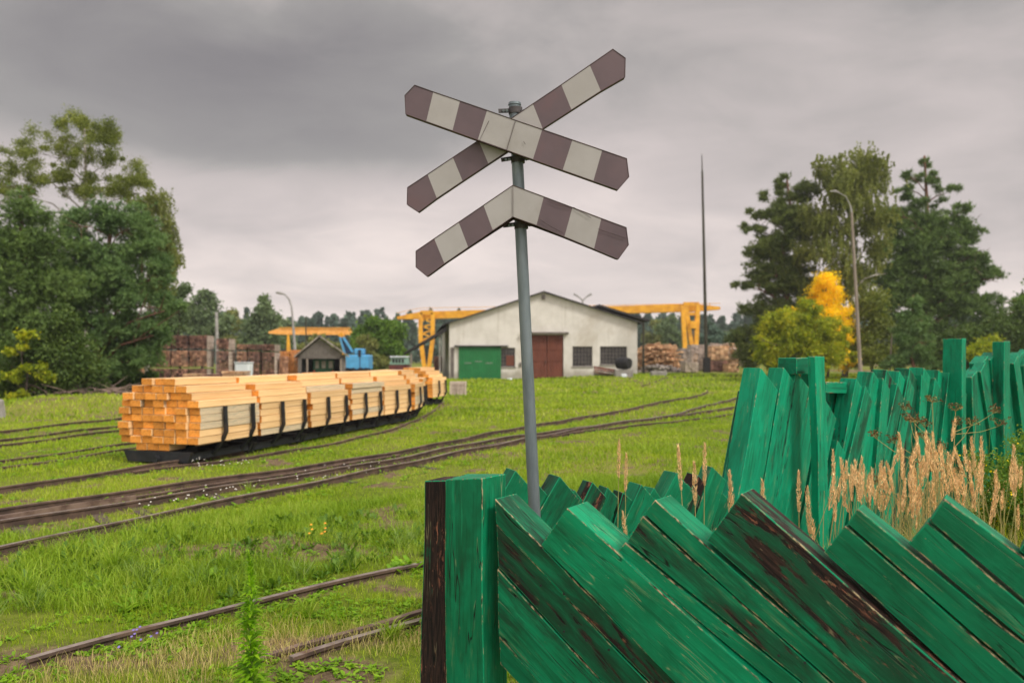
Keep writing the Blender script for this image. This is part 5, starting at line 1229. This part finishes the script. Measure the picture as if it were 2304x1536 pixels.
# longer soft grass between the nearest track and the switch
x, y = scatter(5.0, 10.5, 2600); line = (y-6.2)-(x+.7)*.95      # distance above the nearest rail
front = 2880/(1228-805)+0
up_lim = 7.05+(x+4.5)*.62
k = (line > .25) & (y < np.clip(up_lim+.0, 6.6, 12)) & (rdist(x, y) > .16); k &= RNG.random(len(x)) < sstep((vnoise(x, y, .7, 12)+.12)*2.2)*(1-bareness(x, y))
x, y = x[k], y[k]; n = len(x)
tag(blades('long_grass', x, y, .075+.10*RNG.random(n)*(.5+vnoise(x, y, .5, 14)), .0032+.003*RNG.random(n), MT['grass_blade_long'], '', .75), 'longer soft green grass between the nearest track and the switch', 'grass', None, 'stuff')
x, y = scatter(9.5, 16, 300, 0., .72); k = (rdist(x, y) > .2) & (x > -.5) & (y < 10.2+.55*x+3) & (vnoise(x, y, .9, 15) > .35); x, y = x[k], y[k]; n = len(x)
tag(blades('meadow_grass', x, y, .07+.09*RNG.random(n), .006+.006*RNG.random(n), MT['grass_blade_long'], '', .6), 'meadow grass beyond the sign between the fence and the switch', 'grass', None, 'stuff')
# dry wiry grass right at the front
x, y = scatter(3.55, 5.2, 2400, .72, .1); k = vnoise(x, y, .45, 21) > .42; k &= (y < 4.9-.25*np.abs(x+1.6)); k &= rdist(x, y) > .03; x, y = x[k], y[k]; n = len(x)
tag(blades('wiry_grass', x, y, .03+.09*RNG.random(n), .002+.002*RNG.random(n), MT['dry_blade'], '', .6), 'wiry straw coloured grass and seed heads along the bottom edge', 'grass', None, 'stuff')
# broad leaved weeds
def rosettes(name, cx, cy, n_leaf, size, mat, lab, zup=.35):
    n = len(cx)*n_leaf; c = np.repeat(np.stack([cx, cy, gz(cx, cy)], 1), n_leaf, 0); a = RNG.random(n)*6.283
    s = (size*(.5+.9*RNG.random(n)))[:, None]; d = np.stack([np.cos(a), np.sin(a), zup*(.2+1.3*RNG.random(n))], 1); sd_ = np.stack([-np.sin(a), np.cos(a), RNG.normal(size=n)*.3], 1)
    c = c+np.stack([RNG.normal(size=n), RNG.normal(size=n), np.abs(RNG.normal(size=n))*.5], 1)*s*.5
    V = np.stack([c, c+d*s*.45+sd_*s*.20, c+d*s*.85+sd_*s*.16-np.array([0, 0, .0]), c+d*s-np.array([0, 0, 1])*s*.12, c+d*s*.85-sd_*s*.16, c+d*s*.45-sd_*s*.20], 1).reshape(-1, 3)
    return tag(np_mesh(name, V, 6, mat), lab, 'weeds', None, 'stuff')
x, y = scatter(3.6, 8.0, 190, .72, .05); line = (y-6.2)-(x+.7)*.95; k = (vnoise(x, y, .5, 31) > .42) & (rdist(x, y) > .05) & ((line < .5) | (RNG.random(len(x)) < .10)); x, y = x[k], y[k]
rosettes('broadleaf_weeds', x, y, 14, .030, MT['weed_leaf'], 'low leafy weeds among the nearest rails')
x, y = scatter(8.5, 22, 9, .72, .3); k = (rdist(x, y) < .7); x, y = x[k], y[k]
rosettes('trackside_weeds', x, y, 12, .05, MT['weed_leaf'], 'small leafy weeds growing along the middle switch')
x, y = scatter(5.2, 8.2, 16, .72, .05); line = (y-6.2)-(x+.7)*.95; k = (line > .2) & (rdist(x, y) > .12) & (y < 7.6+.55*(x+3)); x, y = x[k], y[k]
rosettes('mixed_weeds', x, y, 18, .055, MT['mixed_leaf'], 'darker leafy weeds scattered through the longer grass', .9)
k = 42; bx_ = RNG.uniform(-5.6, .4, k); by_ = bx_*.95+.7*.95+6.2+RNG.uniform(.35, 1.6, k); m_ = 34
tx_ = np.repeat(bx_, m_); ty_ = np.repeat(by_, m_); q_a = RNG.random(k*m_)*6.283
tag(blades('coarse_grass', tx_+np.cos(q_a)*.05*RNG.random(k*m_), ty_+np.sin(q_a)*.05*RNG.random(k*m_), .13+.13*RNG.random(k*m_), .004+.003*RNG.random(k*m_), MT['coarse_blade'], '', 1.1), 'coarser darker grass tussocks in the long grass', 'grass', None, 'stuff')
for i, (px, py, s_, nl) in enumerate(((55, 1345, .26, 90), (260, 1290, .30, 110), (230, 1335, .12, 60), (455, 1310, .13, 50), (300, 1365, .13, 50), (560, 1110, .2, 40), (685, 1385, .17, 60), (905, 1280, .14, 50), (880, 1440, .18, 80))):
    p = GG(px, py); n = nl; nm = 'grass_tuft'
    a = RNG.random(n)*6.283; rr_2 = RNG.random(n)*.05
    if i in (0, 1, 5, 6, 8):
        o = blades(nm, p.x+np.cos(a)*rr_2, p.y+np.sin(a)*rr_2, s_*(.5+.6*RNG.random(n)), np.full(n, .0065), MT['grass_blade_long'], '', 1.0)
        tag(o, ('tall arching grass tuft near the left edge, below the front rail', 'large arching grass tuft left of the worn soil patch', '', '', '', 'upright weed tuft in the middle of the switch', 'arching grass tuft right of the tall weed, below the nearest rail', '', 'grass tuft at the foot of the black post')[i], 'grass tuft')
    else:
        o = rosettes('dock_plant', np.full(3, p.x)+RNG.normal(size=3)*.04, np.full(3, p.y)+RNG.normal(size=3)*.04, nl//2, s_*.5, MT['weed_leaf'], 'leafy plant', .55)
        del o['kind']; tag(o, ('', '', 'leafy plant on the left side of the worn patch', 'leafy lime green plant in the centre of the worn patch', 'leafy plant just below the worn patch, left of the tall weed', '', '', 'leafy plant between the two near rails beside the post', '')[i], 'plant')
# flowers
def dots(name, pts, r, mat, lab, stem=.05):
    m = MB()
    for (x, y) in pts:
        z = gzf(x, y)+stem*random.uniform(.6, 1.3); k = 5; ph = random.random()*6
        m.poly([(x+r*math.cos(ph+6.283*i/k), y+r*math.sin(ph+6.283*i/k)*.8, z+r*.5*math.sin(ph+6.283*i/k)) for i in range(k)])
    return tag(m.build(name, MT[mat]), lab, 'flowers', None, 'stuff')
fp = [];
for _ in range(45):
    t = random.random(); p = GG(310+t*560+random.gauss(0, 18), 1157-t*105+random.gauss(0, 7)); fp.append((p.x, p.y))
for _ in range(22): p = GG(random.uniform(420, 560), random.uniform(1045, 1062)); fp.append((p.x, p.y))
dots('daisies', fp, .009, 'petal_white', 'tiny white flowers along the front rail of the switch', .09)
dots('blue_flowers', [tuple(GG(random.gauss(300, 30), random.uniform(1455, 1495))[:2]) for _ in range(10)], .008, 'petal_blue', 'few pale blue flowers at the lower left', .12)
dots('orange_flowers', [tuple(GG(random.choice((700, 728, 735))+random.gauss(0, 5), 1222)[:2]) for _ in range(8)], .012, 'petal_yellow', 'few orange blossoms in the long grass', .14)

# tall leafy weed in the foreground
Y = 3.75; p = at_ground(566, Y); wv = thing('tall_weed', 'tall leafy green weed stem rising before the nearest rail', 'plant', p)
tp = W(561, 1242, Y); stem = [p.lerp(tp, i/8)+Vector((.006*math.sin(i*1.3), 0, 0)) for i in range(9)]
MB().tube(stem, [.006-.0005*i for i in range(9)], 6).build('stem', MT['stem_green'], wv)
V = []; rr = random.Random(9)
for i in range(560):
    t = rr.random(); k = min(int(t*8), 7); c = stem[k].lerp(stem[k+1], t*8-k); L = (.105*(1-t)**.6+.014)*rr.uniform(.6, 1.2); a = rr.uniform(0, 6.283)
    d = Vector((math.cos(a), math.sin(a), rr.uniform(.2, .9)*(1 if t < .75 else 2))).normalized()*L; sd_ = Vector((-math.sin(a), math.cos(a), 0))*L*.11
    V += [c, c+d*.5+sd_+Vector((0, 0, .01)), c+d-Vector((0, 0, L*.15)), c+d*.5-sd_+Vector((0, 0, .01))]
np_mesh('leaves', np.array([tuple(v) for v in V]), 4, MT['tall_weed_leaf'], wv)

# ------------------------------------------------------------------ reed grass with tan plumes between the fences
def plume_geo(V, base, tip, rr, w_, head=.36, wob=0.):
    """V: list of triangle corners of the plume; returns stem points"""
    d = tip-base; st = [base.lerp(tip, i/6)+Vector((wob*math.sin(i/6*2.2), 0, 0)) for i in range(7)]
    L = d.length; h = min(head, .20+.0*L)
    for i in range(int(230*h/.2)):
        t = rr.random(); c = tip-d.normalized()*h*(1-t); c.x += wob*math.sin(2.2)*(0 if t > .5 else 0); rad = w_*(math.sin(math.pi*min(1, (t*.9+.08)))**.7)
        a = rr.uniform(0, 6.283); o = Vector((math.cos(a), math.sin(a), 0))*rad*rr.random()**.5; e = (d.normalized()*1.4+Vector((math.cos(a), math.sin(a), 0))*.5).normalized()*rr.uniform(.010, .022)
        s_ = Vector((-math.sin(a), math.cos(a), 0))*.0022; V += [c+o-s_, c+o+s_, c+o+e]
    return st
def reed(name_label, px, py, Y, bx, w_=.011, group='single tan reed grass stalks before the fences'):
    rr = random.Random(int(px*3+py)); base = at_ground(bx, Y); tip = W(px, py, Y); o = thing('reed_stalk', name_label, 'reed grass', base, group)
    V = []; st = plume_geo(V, base, tip, rr, w_); MB().tube([s for s in st], [.0022]*5+[.0016, .001], 5, caps=False).build('stem', MT['stem_straw'], o)
    np_mesh('plume', np.array([tuple(v) for v in V]), 3, MT['plume'], o)
for (px, py, Y, bx, lab) in ((1393, 992, 4.3, 1386, 'tan reed plume leftmost, rising above the short green timbers'), (1409, 1022, 4.3, 1402, 'tan reed plume just right of the leftmost one'),
     (1526, 1005, 3.7, 1566, 'tall tan reed plume leaning left above the near fence'), (1562, 1040, 3.7, 1574, 'shorter tan reed plume between the two tall ones'), (1586, 998, 3.8, 1580, 'tall dark tan reed plume against the tall fence edge'),
     (1641, 1060, 3.5, 1690, 'tan reed plume leaning left over the peeling board'), (1643, 1095, 3.5, 1650, 'small reed plume behind the peeling board tip'), (1715, 1082, 3.4, 1745, 'pale reed plume leaning left just above the peeling board'), (1797, 1062, 4.0, 1800, 'slim reed plume alone before the tall green boards'),
     (1816, 1096, 3.4, 1846, 'reed plume nodding beside the slim one'), (1829, 1172, 3.3, 1836, 'thin pale reed in the notch of the near fence'), (1905, 1040, 3.6, 1868, 'reed plume leaning right at the first green post'), (1874, 1014, 4.2, 1890, 'brown reed plume on the first green post'),
     (1401, 1153, 3.6, 1450, 'small drooping reed head low between the timbers'), (2186, 985, 3.9, 2240, 'reed plume leaning left at the right end of the clump'), (2208, 984, 3.9, 2226, 'upright reed plume right of the clump'), (2281, 1005, 3.2, 2296, 'thick reed plume near the right edge')):
    reed(lab, px, py, Y, bx)
def dry_clump():
    rr = random.Random(77); V = []; st = MB()
    spots = [(1985, 1090, 34, 10), (2010, 1060, 20, 8), (2060, 1035, 20, 7), (1925, 1060, 20, 8), (1945, 1085, 16, 6), (2035, 1110, 24, 9), (2095, 1040, 28, 11), (2120, 1015, 28, 8), (2110, 1080, 32, 11), (2140, 1060, 26, 9), (2080, 1090, 26, 10), (2165, 1100, 12, 5), (2215, 1080, 16, 5), (2250, 1120, 20, 6), (2290, 1060, 12, 6), (2060, 1000, 16, 5), (1890, 1110, 14, 5)]
    for (px, py, sp, n) in spots:
        for _ in range(n):
            Y = rr.uniform(3.3, 4.6); x = px+rr.gauss(0, sp); y = py+rr.gauss(0, sp*.9)-15; base = at_ground(x+rr.gauss(14, 75), Y); tip = W(x, y, Y)
            s_ = plume_geo(V, base, tip, rr, .0075, rr.uniform(.09, .16), rr.gauss(0, .05)); st.tube(s_, [.0016]*6+[.0008], 4, caps=False)
    o = np_mesh('plumes', np.array([tuple(v) for v in V]), 3, MT['plume']); o.name = 'reed_grass_plumes'
    tag(o, 'dense clump of tan reed plumes between near and tall fence', 'reed grass', None, 'stuff')
    tag(st.build('reed_grass_stems', MT['stem_straw']), 'thin straw stems below the dense tan plumes', 'reed grass', None, 'stuff')
dry_clump()
# mixed tall grass behind the near fence and the weedy bush at the right edge
n = 15000; Yg = RNG.uniform(3.1, 5.6, n); px = RNG.uniform(1560, 2420, n); x = (px-1152)/F*Yg; sgn = NF
d_n = (x-NF.A.x)*NF.n.x+(Yg-NF.A.y)*NF.n.y; d_c = (x-CF.A.x)*CF.n.x+(Yg-CF.A.y)*CF.n.y
k = (d_n > .22) & (d_c < -.2); x, Yg, px = x[k], Yg[k], px[k]; n = len(x); big = sstep((px-1900)/300)
tag(blades('tall_grass', x, Yg, (.28+.55*big*RNG.random(n)+.12*RNG.random(n)), .003+.004*RNG.random(n), MT['dry_blade'], '', .55), 'tall yellow green grass growing between the near fence and the tall fence', 'grass', None, 'stuff')
n = 5200; Yg = RNG.uniform(2.75, 4.4, n); px = RNG.uniform(2140, 2420, n); x = (px-1152)/F*Yg; d_n = (x-NF.A.x)*NF.n.x+(Yg-NF.A.y)*NF.n.y; k = d_n > .18; x, Yg, px = x[k], Yg[k], px[k]; n = len(x)
tag(blades('bank_grass', x, Yg, (.55+.35*RNG.random(n)*sstep((px-2120)/120)), .004+.003*RNG.random(n), MT['bush_leaf'], '', .5), 'olive green grass at the right edge behind the near fence', 'grass', None, 'stuff')
p = at_ground(2290, 4.6); wb = thing('flowering_weed', 'bushy green weed with tiny yellow flowers at the right edge', 'plant', p)
rr = random.Random(3); m = MB(); cen = []
for i in range(60):
    t = W(rr.gauss(2285, 42), rr.uniform(960, 1160), rr.uniform(4.3, 4.9)); b = p+Vector((rr.gauss(0, .15), rr.gauss(0, .1), 0)); m.tube([b, b.lerp(t, .5)+Vector((0, 0, .08)), t], [.003, .0022, .001], 4, caps=False)
    for j in range(8): cen.append(b.lerp(t, rr.uniform(.45, 1)))
m.build('stems', MT['stem_green'], wb); cen = np.array([tuple(c) for c in cen])
leaves_mesh('foliage', cen, np.full(len(cen), .028), 15000, .017, MT['lime_leaf'], wb)
leaves_mesh('flowers', cen[::3], np.full(len(cen[::3]), .03), 650, .012, MT['yellow_leaf'], wb)['kind'] = 'stuff'

# dried umbel plant
def umbel(px, py, Y, bx, lab, seed):
    rr = random.Random(seed); base = at_ground(bx, Y); top_ = W(px, py, Y); o = thing('umbel_plant', lab, 'plant', base, 'dried umbel plants before the tall fence'); m = MB()
    mid_ = base.lerp(top_, .62); m.tube([base, mid_, top_], [.005, .004, .002], 6)
    heads = [(top_, .05)]; stem_o = None
    for i in range(6):
        a = mid_.lerp(top_, rr.uniform(0, .75)); e = a+Vector((rr.uniform(-.26, .26), rr.uniform(-.06, .06), rr.uniform(.04, .20))); m.tube([a, a.lerp(e, .6)+Vector((0, 0, -.015)), e], [.0025, .002, .0014], 5); heads.append((e, rr.uniform(.03, .055)))
    allV = []
    for c, r_ in heads:
        V = []; allV.append(V)
        for j in range(11):
            a = rr.uniform(0, 6.283); q_ = c+Vector((math.cos(a)*r_, math.sin(a)*r_*.8, rr.uniform(.01, .045)))*rr.uniform(.6, 1.2) if False else c+Vector((math.cos(a)*r_*rr.uniform(.3, 1.1), math.sin(a)*r_*.8, rr.uniform(.01, .05)))
            m.tube([c, q_], [.0012, .0008], 3, caps=False)
            for _ in range(9):
                s_ = q_+Vector((rr.gauss(0, .0075), rr.gauss(0, .0075), rr.gauss(0, .005))); e = Vector((rr.gauss(0, 1), rr.gauss(0, 1), rr.gauss(0, 1))).normalized()*.0055; g_ = e.cross(Vector((.3, .5, .8))).normalized()*.004
                V += [s_-e, s_+g_, s_+e, s_-g_]
    m.build('stem', MT['stem_straw'], o)
    for V in allV: np_mesh('seed_head', np.array([tuple(v) for v in V]), 4, MT['umbel_brown'], o)
umbel(2098, 905, 4.7, 2112, 'tall dried umbel plant with brown seed heads, the left one', 1)
umbel(2150, 925, 4.8, 2130, 'dried umbel plant right of the taller one', 2)
umbel(2058, 950, 4.6, 2104, 'lower leaning dried umbel plant left of the two', 3)
# ------------------------------------------------------------------ thin damp air
hz = MB().box(-504, 504, -124, 444, -1.2, 42).build('haze', [])
hm = bpy.data.materials.new('haze_air'); hm.use_nodes = True; hn = N(hm.node_tree); hn.n.clear()
pv = hn.add('ShaderNodeVolumePrincipled'); hn.set(pv, 'Color', (.86, .90, .93, 1)); hn.set(pv, 'Density', .0005); hn.set(pv, 'Anisotropy', .3)
ho = hn.add('ShaderNodeOutputMaterial'); hn.l.new(pv.outputs[0], ho.inputs['Volume']); hz.data.materials.append(hm); hz['kind'] = 'stuff'
